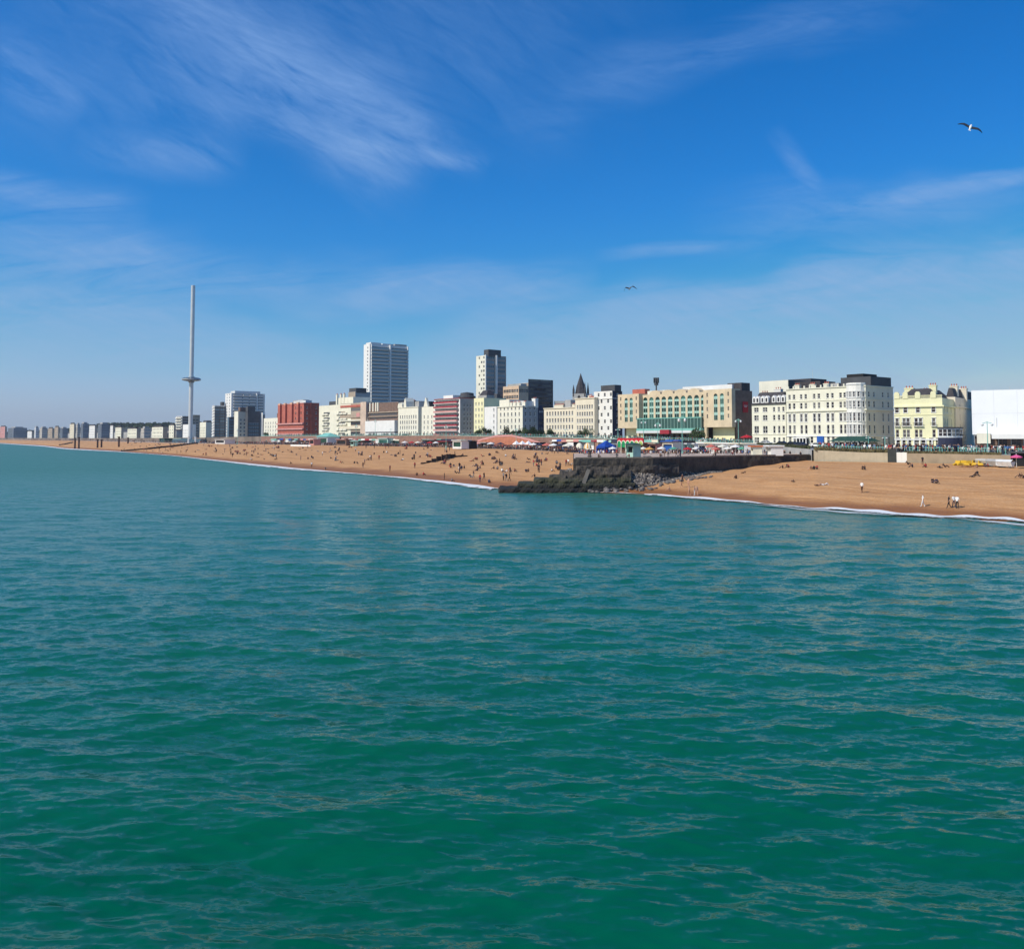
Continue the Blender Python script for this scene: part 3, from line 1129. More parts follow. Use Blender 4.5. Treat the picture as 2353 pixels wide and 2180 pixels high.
def arch_window(parent, x, y, z0, w, h, fs=3):
    a = MB()
    nrow = 4
    hp = (h - w / 2) / 3.0
    a.face([(x, y + .3, z0), (x + w, y + .3, z0), (x + w, y + .3, z0 + h), (x, y + .3, z0 + h)], 0)
    for k in range(3):
        z = z0 + hp * k
        a.box(x, x + w, y + .12, y + .29, z + hp * .62, z + hp * .98, 1)
    for xx in (x, x + w * .5 - .06, x + w - .12):
        a.box(xx, xx + .12, y + .04, y + .115, z0, z0 + h - w / 2, 1)
    # spandrels over the arch
    for sgn in (0, 1):
        pl = []
        for t in range(0, 91, 15):
            c_, s__ = math.cos(R(t)), math.sin(R(t))
            pl.append((x + w / 2 + (w / 2) * (c_ if sgn else -c_), z0 + h - w / 2 + (w / 2) * s__))
        corner = (x + w if sgn else x, z0 + h)
        poly = pl + [corner]
        if sgn: poly = poly[::1]
        else: poly = poly[::-1]
        a.extr(poly, y + .02, y + .2, 2)
    return a.build('window', [GG, PGREEN, STONE], parent)


body = MB()
# centre
xl, xr = W_ * .205, W_ * .775
hc_ = []
n10 = 10
pitch = (xr - xl) / n10
wz0, wz1 = b.z_of(956), b.z_of(903)
for i in range(n10):
    x = xl + pitch * (i + .5) - pitch * .36
    hc_.append((x - xl, x - xl + pitch * .72, wz0, wz1))
    arch_window(b.root, x, 0, wz0, pitch * .72, wz1 - wz0)
zcan = b.z_of(983)
hc_.append((.6, xr - xl - .6, .3, 3.4))
body.wall((xl, 0, 0), (1, 0, 0), (0, 1, 0), xr - xl, H_ - .6, hc_, .35, 0)
# side blocks stand 2.5 m forward above the ground floor
for (xa, xb_, fwd, cl) in ((0, xl, 2.2, (.40, .64)), (xr, W_, 2.2, (.44, .66))):
    L = xb_ - xa
    hol = []
    for f in cl:
        ww = 1.9
        x = xa + f * L - ww / 2 if xa == 0 else xa + f * L - ww / 2
        hol.append((x - xa, x - xa + ww, wz0 - 1.5, wz1))
        arch_window(b.root, x, -fwd, wz0 - 1.5, ww, wz1 - wz0 + 1.5)
    for k in range(4):
        for f in (.14, .88):
            zz0 = wz0 - .6 + k * 2.9
            hol.append((f * L - .35, f * L + .35, zz0, zz0 + 1.5))
            w_ = bpy.data.objects.new('window', win_mesh(.7, 1.5, 'plain', G, STONE))
            col.objects.link(w_); w_.parent = b.root
            w_.location = (xa + f * L - .35, -fwd, zz0)
    body.wall((xa, -fwd, zb_), (1, 0, 0), (0, 1, 0), L, H_ - zb_, [(p_, q_, r__ - zb_, s__ - zb_) for p_, q_, r__, s__ in hol], .35, 0)
    body.face([(xa, -fwd, zb_), (xa, 1.5, zb_), (xb_, 1.5, zb_), (xb_, -fwd, zb_)], 0)
    body.face([(xb_, -fwd, zb_), (xb_, 0, zb_), (xb_, 0, H_), (xb_, -fwd, H_)], 0)
    body.face([(xa, 0, zb_), (xa, -fwd, zb_), (xa, -fwd, H_), (xa, 0, H_)], 0)
    body.face([(xa, -fwd, H_), (xb_, -fwd, H_), (xb_, 3, H_), (xa, 3, H_)], 0)
    body.face([(xa, 3, H_ - .8), (xa, 3, H_), (xb_, 3, H_), (xb_, 3, H_ - .8)], 0)
    body.face([(xb_, 0, H_ - .6), (xb_, 3, H_ - .6), (xb_, 3, H_), (xb_, 0, H_)], 0)
    body.face([(xa, 3, H_ - .6), (xa, 0, H_ - .6), (xa, 0, H_), (xa, 3, H_)], 0)
    body.box(xa + L * .12, xb_ - L * .12, 1.5, 1.9, 0, zb_, 2)
    body.box(xa + L * (.02 if xa else .90), xa + L * (.10 if xa else .98), -fwd + .1, -fwd + 1.2, 0, zb_, 0)
body.face([(W_, 0, 0), (W_, D_, 0), (W_, D_, H_ - .6), (W_, 0, H_ - .6)], 1)  # shade of the right side put into the colour, brown instead of stone
body.face([(W_, D_, 0), (0, D_, 0), (0, D_, H_ - .6), (W_, D_, H_ - .6)], 1)
body.face([(0, D_, 0), (0, 1.9, 0), (0, 1.9, H_ - .6), (0, D_, H_ - .6)], 0)
body.build('wall', [STONE, BRICK, YEL], b.root)
rf = MB()
rf.face([(0, 0, H_ - .65), (W_, 0, H_ - .65), (W_, D_, H_ - .65), (0, D_, H_ - .65)])
rf.build('roof', GREY, b.root)
# scalloped gable tops
sg = MB()
for i in range(4):
    xx = xl + (xr - xl) * (.20 + .2 * i)
    sg.extr([(xx - 3.2, H_ - .6), (xx + 3.2, H_ - .6), (xx + 3.0, H_ + .3), (xx + 1.2, H_ + 1.1), (xx - 1.2, H_ + 1.1), (xx - 3.0, H_ + .3)], .3, 5.0)
sg.build('scalloped_roof', STONE, b.root)
# turquoise glazed front
gz = MB()
gt = b.z_of(957)
gz.box(xl + .2, xr - .2, -3.4, -.05, zcan, gt, 0)
gz.box(xl, xr, -3.6, -3.41, gt - .25, gt + .1, 1)
gz.box(xl, xr, -3.8, -.05, zcan - .9, zcan - .01, 1)
for i in range(21):
    x = xl + (xr - xl - .3) * i / 20
    gz.box(x, x + .15, -3.55, -3.41, zcan, gt - .25, 2)
gz.box(xl, xr, -3.9, -3.81, zcan - 1.9, zcan - .92, 3)
gz.build('glazed_front', [GG, TEAL, PGREEN, LGREY], b.root)
cn = MB()
cn.extr([(xl + (xr - xl) * .42, zcan - 2.3), (xl + (xr - xl) * .56, zcan - 2.3), (xl + (xr - xl) * .56, zcan - .5), (xl + (xr - xl) * .42, zcan - .5)], -5.4, -3.95)
cn.build('entrance_canopy', RED2, b.root)
gs = MB()
for i in range(12):
    x = xl + .8 + (xr - xl - 3) * i / 11
    gs.box(x, x + 1.9, .1, .2, .35, 3.3)
gs.build('ground_floor_glazing', GG, b.root)
sg = MB()
sg.box(W_ + .02, W_ + .22, D_ * .42, D_ * .72, b.z_of(947), b.z_of(922))
sgo = sg.build('sign', REDP, b.root)
sg2 = MB()
for k, (za, fa, fb) in enumerate(((.62, .46, .68), (.50, .5, .64))):
    z_ = b.z_of(947) + (b.z_of(922) - b.z_of(947)) * za
    sg2.box(W_ + .221, W_ + .25, D_ * fa, D_ * fb, z_, z_ + .18)
sg2.build('lettering', WH, sgo)
b.top('plant_room', .06, .18, .3, .6, 3.0, TERRA, z=H_ - .65)
b.top('plant_room', .19, .38, .4, .7, 2.0, IVORY, z=H_ - .65)
b.top('plant_room', .52, .93, .35, .9, 2.8, LGREY, z=H_ - .65)
b.top('plant_room', .88, .99, .45, .95, 3.3, SLATE, z=H_ - .65)
an = MB()
ax, ay, az = W_ * .29, D_ * .3, H_ - .65
an.tube((ax, ay, az), (ax, ay, az + 5.4), .35, .3)
an.tube((ax, ay, az + 4.2), (ax, ay, az + 5.2), .9, .9)
for k in range(6):
    a_ = k * math.pi / 3
    dx_, dy_ = math.cos(a_) * 1.0, math.sin(a_) * 1.0
    an.tube((ax, ay, az + 4.6), (ax + dx_, ay + dy_, az + 5.4), .12)
    an.box(ax + dx_ - .2, ax + dx_ + .2, ay + dy_ - .2, ay + dy_ + .2, az + 5.3, az + 7.6)
an.build('antenna_mast', DARK, b.root)

# ---- white corner hotel left of it
b = Bld('tall_white_hotel', 'tall white block with scattered dark windows, left of the arched stone hotel', 1365, 1407, 898, c=1430, zb=405, wall=STU, side_mat=NAVY)
fh_ = 3.15
for k in range(7):
    b.front([(1.2 + fh_ * k, 1.6)], ([.12, .42, .78] if k % 2 else [.26, .6, .93]), w=1.2, style='plain')
b.side(rows(1.2, 7, fh_, 1.6), [.5, .6], w=1.1)
b.walls()
b.band(b.H - 3.6, .3, .3)
b.top('plant_room', .25, 1.0, .25, .9, 3.8, DARK)
b = Bld('white_terrace_hotel', 'white hotel with rows of small windows, stepping down beside the tall white block', 1322, 1366, 913, zb=zf(1366), D=18, wall=CREAM2)
b.front(rows(1.0, 5, 3.3, 1.9), cols(7), w=1.0)
b.walls(); b.band(b.H - .4, .4, .4)
b.top('plant_room', .3, .95, .3, .7, 2.0, TERRA)
b.chimney(.1, .5, 2.5)
b = Bld('long_cream_terrace', 'long low cream terrace with chimneys, in front of the dark church spire', 1250, 1323, 935, zb=zf(1323), D=16, wall=CREAM2)
b.front(rows(1.0, 4, 3.4, 2.0), cols(10), w=1.1)
b.walls(); b.band(b.H - .4, .4, .4)
for f in (.1, .2, .3, .66): b.chimney(f, .4, 2.6)
b.top('attic', .45, .62, .3, .7, 4.8, GREY)
b.top('attic', .0, .25, .5, .9, 3.0, BRICK)
# dark blue building in shade and its neighbour
b = Bld('dark_blue_house', 'narrow dark blue building in shade left of the long cream terrace', 1228, 1236, 944, c=1252, zb=466, wall=NAVY)
b.side(rows(1, 5, 3.0, 1.6), [.3, .6], w=1.0, fr=NAVY)
b.walls(); b.hip(3, NAVY, z=b.H)

# ---- church spire
ch = bpy.data.objects.new('church', None); col.objects.link(ch)
c0 = P(1335, 1000, 640)
ch.location = (c0.x, c0.y, 12); ch.rotation_euler = (0, 0, R(-20))
tag(ch, 'dark Gothic church tower with a pointed slate spire above the terrace roofs', 'church')
def hz(y, z=640): return P(1335, y, z).z - 12
m_ = MB(); m_.box(-5, 5, -5, 5, 0, hz(905)); m_.box(-22, 12, 5, 18, 0, hz(920)); m_.build('tower', GREY, ch)
m_ = MB(); zt0, zt1 = hz(907), hz(857)
m_.lathe([(4.6, zt0), (3.4, zt0 + (zt1 - zt0) * .35), (.9, zt0 + (zt1 - zt0) * .82), (.05, zt1)], 8); m_.build('spire', SLATE, ch)
for sx_ in (-1, 1):
    for sy_ in (-1, 1):
        m_ = MB(); m_.lathe([(.9, hz(912)), (.8, hz(896)), (.05, hz(878 if sx_ > 0 else 884))], 6, 0, sx_ * 4.3, sy_ * 4.3); m_.build('pinnacle', SLATE, ch)
for k in range(4):
    m_ = MB(); a_ = k * math.pi / 2
    m_.extr([(-1.0, hz(925)), (1.0, hz(925)), (1.0, hz(912)), (0, hz(908)), (-1.0, hz(912))], -5.08, -5.0)
    o = m_.build('louvre', BLACK, ch); o.rotation_euler = (0, 0, a_)

# ---- office block behind
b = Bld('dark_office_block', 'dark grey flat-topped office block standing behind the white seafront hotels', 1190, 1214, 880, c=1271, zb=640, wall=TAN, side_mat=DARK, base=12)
b.side(rows(3, 12, 3.3, 1.7), [.5], w=b.D * .86, style='strip', gl=G, fr=DARK)
b.walls(roofm=DARK)
b.top('parapet_screen', .02, .98, .02, .98, .25, LGREY, z=b.H + .08)
b = Bld('striped_tan_block', 'low peach office block with vertical fins below its roof, left of the dark block', 1156, 1192, 886, c=1214, zb=625, wall=mat('peach_concrete', (0.66, 0.48, 0.33), scale=.3), base=12)
b.front([(b.H - 4.6, 2.2)], cols(9, .03), w=1.6, style='plain')
b.side([(b.H - 4.6, 2.2)], cols(4, .03), w=2.0, style='plain')
b.front([(b.H - 9, 2.2), (b.H - 13, 2.2)], cols(9, .03), w=1.6, style='plain')
b.walls()
b.top('attic', .1, .95, .3, .9, 2.6, GREY)

# ---- white hotel with stepped front
b = Bld('white_corner_hotel', 'white corner hotel with stepped roofline and shaded side, below the dark office block', 1143, 1201, 932, c=1236, zb=zf(1201) - 2, wall=IVORY, side_mat=GREY)  # right side painted grey to stand for its shade
b.front(rows(1.0, 5, 3.4, 2.0), cols(6), w=1.1)
b.side(rows(1.0, 5, 3.4, 2.0), [.2, .5, .8], w=1.1)
b.walls(); b.band(b.H - .4, .4, .4)
b.top('upper_storeys', .02, .42, .1, .9, 4.6, IVORY)
b.top('attic', .5, .95, .25, .9, 3.6, LGREY)
for f in (.46, .6, .75, .97): b.chimney(f, .2, 3.0)
b.chimney(.95, .9, 5.0, m=STU, w=2, l=3)
# pair left of it
b = Bld('white_townhouse', 'plain white townhouse with few windows beside a dark narrow gap', 1113, 1141, 934, zb=zf(1141), D=16, wall=WH)
b.front(rows(1.0, 5, 3.3, 1.7), [.78], w=1.0)
b.walls()
b = Bld('pale_yellow_townhouse', 'pale yellow townhouse right of the grey-sided hotel with pink stripes', 1089, 1112, 914, zb=zf(1112) + 2, D=16, wall=YEL)
b.front(rows(1.0, 6, 3.4, 1.8), [.2, .5, .8], w=1.0)
b.walls()
b = Bld('slate_gabled_building', 'building with a large blank grey gable behind the white townhouse', 1098, 1118, 908, c=1140, zb=520, wall=GREY, base=11)
b.walls(); b.hip(3.2, SLATE, z=b.H)
b = Bld('dark_flat_roofed_house', 'dark narrow building rising between the white townhouse and the white corner hotel', 1136, 1142, 905, c=1150, zb=505, wall=DARK, base=11)
b.walls()

# ---- pink and red striped hotel
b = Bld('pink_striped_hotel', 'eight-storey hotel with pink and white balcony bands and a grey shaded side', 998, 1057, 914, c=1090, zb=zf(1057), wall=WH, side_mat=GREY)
ph = b.H / 8.2
for k in range(8):
    b.front([(.8 + ph * k, 1.7)], [.5], w=b.W * .92, style='strip', gl=G)
    b.balc(.5 + ph * k, .02, .93, 1.2, 1.0, m=WH, pm=(RED2 if k in (0, 2, 4, 6, 7) else PINK))
b.side(rows(1.0, 7, ph, 1.7), [.3, .55, .75], w=1.0)
b.walls()
b.band(b.H - .25, .3, .5, m=RED2)
b.top('lift_housing', .25, .62, .2, .7, 3.0, WH)
m_ = MB(); m_.lathe([(4.5, b.H), (5.2, b.H + .2), (5.2, b.H + 1.2), (4.2, b.H + 1.6), (4.0, b.H + 3.2), (.3, b.H + 3.8)], 20, 0, b.W - 4, b.D * .75)
m_.build('round_rooftop_room', DARK, b.root)
# ---- gabled white houses
b = Bld('gabled_white_house', 'white house with a pointed central gable, left of the pink striped hotel', 969, 998, 934, zb=zf(998), D=14, wall=IVORY)
b.front(rows(1.0, 4, 3.4, 2.0), [.2, .5, .8], w=1.1)
b.walls()
m_ = MB(); m_.extr([(b.W * .15, b.H), (b.W * .5, b.H), (b.W * .42, b.H + 2.4), (b.W * .34, b.H + 5.8), (b.W * .28, b.H + 5.8), (b.W * .22, b.H + 2.4)], -.1, 1.2); m_.build('gable', IVORY, b.root)
b.top('attic', .6, 1.0, .4, .9, 6.0, TAN)
b = Bld('white_gabled_hotel', 'broad white hotel with a tall gabled bay at its left end', 915, 961, 934, zb=zf(961), D=16, wall=IVORY)
b.front(rows(1.0, 4, 3.5, 2.2), cols(8), w=1.2)
b.walls(); b.band(b.H - .4, .4, .4)
m_ = MB()
for x, hh in ((.05, 3.2), (.16, 3.4), (.36, 6.2)):
    m_.extr([(b.W * x - 1.6, b.H), (b.W * x + 1.6, b.H), (b.W * x + 1.2, b.H + hh * .6), (b.W * x, b.H + hh), (b.W * x - 1.2, b.H + hh * .6)], -.3, 6)
m_.build('gable', IVORY, b.root)
b.top('attic', .42, .62, .4, .9, 4.8, GREY)
b = Bld('brown_rear_building', 'plain brown building seen in the gap between two white gabled hotels', 940, 958, 926, c=972, zb=610, wall=TAN, side_mat=TAN, base=11)
b.walls(); b.chimney(.4, .3, 3)

# ---- exhibition hall: dark upper storeys over a white box
b = Bld('exhibition_hall', 'wide hall with dark brown upper storeys above a plain white front', 848, 915, 923, zb=zf(915) + 2, D=40, wall=BRICK)
b.front([(b.H * .62, 1.6), (b.H * .52, 1.2)], [.5], w=b.W * .94, style='strip', gl=G, fr=TAN)
b.walls()
m_ = MB(); m_.box(-.2, b.W + .2, -3.0, -.02, 3.0, b.H * .46); m_.box(-.2, b.W + .2, -3.0, -.02, .9, 2.2); m_.build('white_front', WH, b.root)
m_ = MB(); m_.box(-.1, b.W + .1, -2.6, -.03, 2.2, 3.0); m_.box(-.1, b.W + .1, -2.6, -.03, 0, .9); m_.build('glazing', G, b.root)
b.band(b.H * .70, .6, .8, m=TAN)
b.band(b.H * .58, .4, .8, m=TAN)
m_ = MB()
for f in (.03, .14, .24, .31): m_.box(b.W * f, b.W * f + 1.4, -.5, -.01, b.H * .75, b.H + .4)
m_.build('fins', IVORY, b.root)
b.top('plant_room', .3, 1.0, .3, .9, 1.8, SLATE)
b = Bld('tan_conference_centre', 'concrete conference centre with stacked tan and brown bands and a pale end tower', 783, 847, 924, zb=zf(847) + 2, D=36, wall=TAN)
b.front([(b.H * .76, 2.2), (b.H * .34, 2.2), (b.H * .04, 2.4)], [.42], w=b.W * .78, style='strip', gl=G, fr=BRICK)
b.walls()
b.band(b.H * .88, 1.6, .5, m=TERRA, sides=False, name='fascia')
b.band(b.H * .56, 2.6, .6, m=TAN, sides=False, name='fascia')
b.band(b.H * .46, .8, 1.2, m=IVORY, sides=False, name='fascia')
b.band(b.H * .22, 2.2, 1.2, m=CREAM2, sides=False, name='fascia')
m_ = MB(); m_.box(b.W * .82, b.W + .4, -2.4, -.05, 0, b.H + .2); m_.build('end_tower', mat('rose_concrete', (0.62, 0.48, 0.38), scale=.3), b.root)
m_ = MB(); m_.box(b.W * .60, b.W * .72, -.75, -.61, b.H * .58, b.H * .7); m_.build('banner', PINK, b.root)
# ---- stepped cream block
b = Bld('cream_balcony_hotel', 'cream stepped hotel with wavy balcony rows, right of the red brick hotel', 733, 806, 928, zb=zf(806), D=18, wall=CREAM)
ph = b.H / 6
for k in range(5):
    b.front([(1.0 + ph * k, 1.7)], [.25, .73], w=b.W * .20, style='strip')
    for x in (.16, .27, .62, .74, .85):
        b.balc(.7 + ph * k, x - .05, x + .05, 1.2, .9, m=IVORY)
b.walls()
b.top('upper_storeys', .55, 1.0, .1, .9, 6.2, CREAM)
b.top('roof_terrace', .05, .4, .4, .8, 4.4, DARK)
for f in (.5, .62, .72): b.chimney(f, .12, 9.0, m=CREAM, w=1.2, l=2.0)
b = Bld('grey_rear_block', 'grey slab with a flat projecting roof just left of the white tower', 800, 816, 900, c=850, zb=690, wall=TAN, side_mat=GREY, base=11)
b.walls(); b.top('plant_room', .0, 1.0, .05, .75, 4.0, DARK)
# ---- red brick hotel
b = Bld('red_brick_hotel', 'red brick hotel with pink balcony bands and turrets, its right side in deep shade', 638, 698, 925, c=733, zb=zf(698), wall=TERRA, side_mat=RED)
ph = b.H / 6.3
for k in range(6):
    b.front([(.9 + ph * k, 1.8)], [.12, .30, .50, .70, .90], w=1.9, style='plain')
for k in range(3):
    b.balc(.6 + ph * (k + .2), .0, 1.0, 1.2, 1.0, m=PINK)
b.side(rows(1.0, 6, ph, 1.8), [.2, .8], w=1.2)
b.walls(roofm=SLATE)
b.band(b.H - .5, .5, .4, m=PINK)
PEACH = mat('peach', (0.72, 0.42, 0.27))
for x in (.12, .33, .58, .82):
    m_ = MB()
    m_.box(b.W * x - 2, b.W * x + 2, -1.6, -.02, b.H * .42, b.H - .8, 0)
    m_.box(b.W * x - 1.9, b.W * x + 1.9, -1.5, -.03, b.H - .8, b.H + .6, 1)
    m_.build('oriel', [TERRA, PEACH], b.root)
b.top('plant_room', .5, .95, .2, .6, 3.0, LGREY)
b.top('plant_room', .3, .7, .5, .9, 4.0, GREY)
m_ = MB(); m_.box(b.W + .02, b.W + 1.0, b.D * .42, b.D * .52, 0, b.H); m_.build('stair_tower', RED, b.root)
# ---- left end houses
b = Bld('white_bay_houses', 'pair of small white bay-fronted houses left of the red brick hotel', 606, 638, 960, zb=zf(638), D=16, wall=IVORY)
b.front(rows(1.0, 4, 3.3, 2.0), cols(5), w=1.4)
b.walls()
b.top('rear_block', .2, 1.0, .6, 1.0, 5.5, BRICK)
# balcony tower
b = Bld('white_balcony_tower', 'broad white apartment tower with stacked balconies, behind the dark glass tower', 517, 531, 903, c=608, zb=900, wall=WH, side_mat=WH, base=10.5)
ph = b.H / 15
for k in range(15):
    b.side([(.9 + ph * k, 1.8)], [.5], w=b.D * .9, style='strip', gl=GB)
    for x0, x1 in ((.06, .30), (.34, .5), (.54, .72), (.8, .98)):
        b.balc(.7 + ph * k, x0, x1, 1.4, .9, m=WH, side=True)
    b.front([(.9 + ph * k, 1.6)], [.3, .7], w=2.0, style='plain', gl=GB)
b.walls()
b.top('penthouse', .2, .9, .12, .88, 3.4, LGREY)
m_ = MB(); m_.box(b.W + .02, b.W + 1.6, b.D * .74, b.D * .77, 0, b.H + .5); m_.build('pilaster', WH, b.root)
b = Bld('dark_glass_tower', 'narrow dark glass tower between the steel column and the white balcony tower', 488, 493, 932, c=517, zb=905, wall=WH, side_mat=DARK, base=10.5)
ph = b.H / 11
for k in range(11):
    b.side([(.9 + ph * k, 1.9)], [.25, .75], w=b.D * .42, style='strip', gl=GB, fr=DARK)
    b.balc(.7 + ph * k, .1, .95, 1.0, .9, m=WH)
b.walls(); b.band(b.H - .3, .5, .5, m=WH); b.top('plant_room', .1, .9, .7, .95, 5.0, DARK)
b = Bld('dark_flats', 'small black-clad flats tucked against the white balcony tower', 522, 526, 958, c=540, zb=860, wall=GB, side_mat=DARK, base=10.5)
b.side(rows(1, 6, 3, 1.6), [.5], w=b.D * .8, style='strip', gl=GB, fr=DARK); b.walls()
b = Bld('brick_topped_townhouse', 'cream townhouse with a dark brick upper block, in front of the white balcony tower', 538, 547, 945, c=568, zb=840, wall=IVORY, side_mat=CREAM2, base=10.5)
b.side(rows(1, 5, 3.6, 2.0), [.3, .7], w=1.6); b.walls(); b.top('upper_storeys', .5, 1.0, .2, 1.0, 5.0, BRICK)
b = Bld('dark_grey_block', 'dark grey angular block with glazed lower floors, left of the white bay houses', 564, 569, 945, c=597, zb=830, wall=DARK, base=10.5)
b.side(rows(1, 4, 3.4, 2.2), [.5], w=b.D * .86, style='strip', gl=GB, fr=LGREY); b.walls()
b.top('upper_storeys', .0, 1.0, .0, .6, 5.5, DARK)
b = Bld('thin_white_block', 'thin white block with a dark vertical slot, right of the dark grey block', 597, 603, 948, c=609, zb=835, wall=WH, base=10.5)
b.side([(2, b.H - 4)], [.5], w=2.0, style='plain'); b.walls()
# behind the steel column
b = Bld('rounded_white_flats', 'white flats with curved banded balconies just left of the steel column', 404, 418, 956, c=436, zb=1120, wall=WH, side_mat=TAN, base=9.8)
ph = b.H / 8
for k in range(8):
    b.balc(.7 + ph * k, .02, .98, 1.4, 1.0, m=IVORY)
    b.front([(.9 + ph * k, 1.8)], [.5], w=b.W * .8, style='strip')
    b.side([(.9 + ph * k, 1.5)], [.5], w=b.D * .8, style='strip', fr=TAN)
b.walls()
b = Bld('brown_flats', 'brown flats with an overhanging roof just right of the steel column', 436, 440, 954, c=459, zb=1100, wall=TAN, side_mat=TAN, base=9.8)
b.side(rows(1, 7, 3.4, 1.6), [.3, .7], w=3.0, style='strip'); b.walls(); b.band(b.H, .4, 1.2)
b = Bld('cream_terrace_end', 'cream terrace end between the brown flats and the dark glass tower', 459, 473, 970, c=491, zb=1020, wall=CREAM, side_mat=CREAM2, base=9.8)
b.front(rows(1, 4, 3.2, 1.8), cols(4), w=1.3); b.walls(); b.top('attic', .2, .8, .3, .8, 3, SLATE)
b = Bld('small_white_annexe', 'small white annexe at the foot of the steel column', 420, 436, 975, c=450, zb=1040, wall=WH, base=9.8)
b.front(rows(1, 3, 3.4, 1.8), cols(4), w=1.3); b.walls()

# ---- towers behind
b = Bld('white_apartment_tower', 'tallest white apartment tower with thin blue balcony bands, behind the seafront', 835, 849, 790, c=938, zb=800, wall=WH, side_mat=WH, base=13)
TGL = mat('balcony_glass', (.36, .50, .54), rough=.2, spec=.6)
for f_ in (.03, .965):
    m_ = MB(); m_.box(b.W + .02, b.W + 1.35, b.D * f_, b.D * f_ + .3, 1, b.H - .2); m_.build('divider', WH, b.root)
ph = b.H / 25.5
for k in range(25):
    b.side([(.9 + ph * k, ph - 1.5)], [.26, .74], w=b.D * .44, style='strip', gl=GB, fr=LGREY)
    b.balc(.5 + ph * k, .03, .49, 1.5, .85, m=WH, pm=TGL, side=True)
    b.balc(.5 + ph * k, .53, .985, 1.5, .85, m=WH, pm=TGL, side=True)
    if k % 1 == 0:
        b.front([(.9 + ph * k, 1.5)], [.66], w=1.6, style='plain')
b.walls()
m_ = MB(); m_.box(b.W + .02, b.W + 1.9, b.D * .495, b.D * .525, 0, b.H); m_.build('pilaster', WH, b.root)
b.top('rooftop_rooms', .1, .9, .04, .30, 2.6, WH)
b.top('rooftop_rooms', .1, .9, .34, .62, 2.2, LGREY)
b.top('rooftop_rooms', .1, .9, .66, .97, 2.6, GREY)
b = Bld('slim_concrete_tower', 'slim cream tower with a white rib on its shaded brown-grey side, right of the tallest white tower', 1094, 1115, 816, c=1163, zb=640, wall=IVORY, side_mat=mat('shaded_side_concrete', (.34, .30, .27), scale=.3), base=12)  # side tone carries the shade of the face turned from the sun
ph = b.H / 18
for k in range(18):
    b.side([(.8 + ph * k, 1.9)], [.24, .76], w=b.D * .4, style='strip', gl=GB, fr=GREY)
    b.front([(.8 + ph * k, 1.6)], [.35 if k % 2 else .6, .85], w=1.7, style='plain')
b.walls()
m_ = MB(); m_.box(b.W + .02, b.W + 1.5, b.D * .47, b.D * .53, 4, b.H + .4); m_.build('white_rib', WH, b.root)
m_ = MB(); m_.box(b.W + .02, b.W + .5, b.D * .0, b.D * .04, 4, b.H + .4); m_.build('white_rib', WH, b.root)
b.top('plant_room', .5, 1.0, .15, .75, 5.4, DARK)

# ---- far west end, small with distance
FNAVY = mat('slate_blue_render', (.13, .16, .20), scale=.1)
FGREY = mat('warm_grey_render', (.50, .46, .40), scale=.1)
FARL = [
 (0, 16, 980, 'pale pink flats at the far left edge of the seafront', PINK, 0), (18, 62, 983, 'long dark blue building near the far left end', FNAVY, 1),
 (63, 77, 991, 'small white house right of the long dark blue building', WH, 0), (79, 89, 982, 'pale narrow tower in the far left distance', LGREY, 1),
 (91, 109, 983, 'grey and white flats right of the pale narrow tower', FGREY, 1), (110, 124, 984, 'rose-brown terrace in the far left distance', TAN, 0),
 (125, 137, 981, 'brown flats right of the rose-brown terrace', TAN, 0), (138, 156, 984, 'dark low block left of the beige far building', FNAVY, 1),
 (160, 174, 974, 'beige far building with a dark rooftop', CREAM2, 0), (175, 184, 975, 'grey-green slab beside the beige far building', FGREY, 1),
 (185, 204, 973, 'dark banded slab with pale stripes behind the pier stumps', FNAVY, 1), (205, 223, 978, 'white far block right of the dark banded slab', WH, 0),
 (225, 252, 974, 'wide dark slate block in the left distance', FNAVY, 1), (253, 262, 978, 'white end wall right of the wide dark slate block', WH, 0),
 (265, 284, 982, 'small square cream terrace in the left distance', CREAM, 0), (293, 323, 985, 'middle cream terrace in the left distance', CREAM, 0),
 (324, 347, 984, 'grey mixed houses between two cream terraces', FGREY, 1), (349, 385, 981, 'long cream terrace right of the grey mixed houses', CREAM, 0),
 (388, 404, 977, 'cream terrace end left of the rounded white flats', CREAM, 0)]
for a, c_, y, lb, m_w, dk in FARL:
    b = Bld('far_building', lb, a, a + (c_ - a) * (.3 if dk else .7), y, c=c_, zb=zf((a + c_) / 2), wall=m_w, side_mat=(m_w if dk else TAN), base=None, par=.5)
    nf = max(2, int(b.H / 3.6))
    b.front(rows(1.2, nf, b.H / nf, 1.9), cols(max(2, int(b.W / 7)), .05)[:9], w=2.2, style='plain')
    if dk:
        b.side(rows(1.2, nf, b.H / nf, 1.7), [.5], w=b.D * .84, style='strip', gl=GB, fr=LGREY)
    b.walls(roofm=SLATE)
    b.top('attic', .1, .8, .2, .8, 3.0, SLATE if dk == 0 else GREY)

b = Bld('long_far_terrace', 'long low row of dark-roofed houses behind the far left seafront blocks', 6, 405, 990, zb=zf(405) + 60, D=30, wall=GREY, base=8.7, dirv=(-.56, .83))
b.front(rows(1.2, 3, 3.4, 1.8), cols(26, .01), w=3.0, style='plain')
b.walls(roofm=SLATE)
b.hip(4.5, SLATE, z=b.H, steep=.4)
for k in range(14): b.chimney((k + .5) / 14, .5, 7.0, w=2.5, l=3.5, m=BRICK)

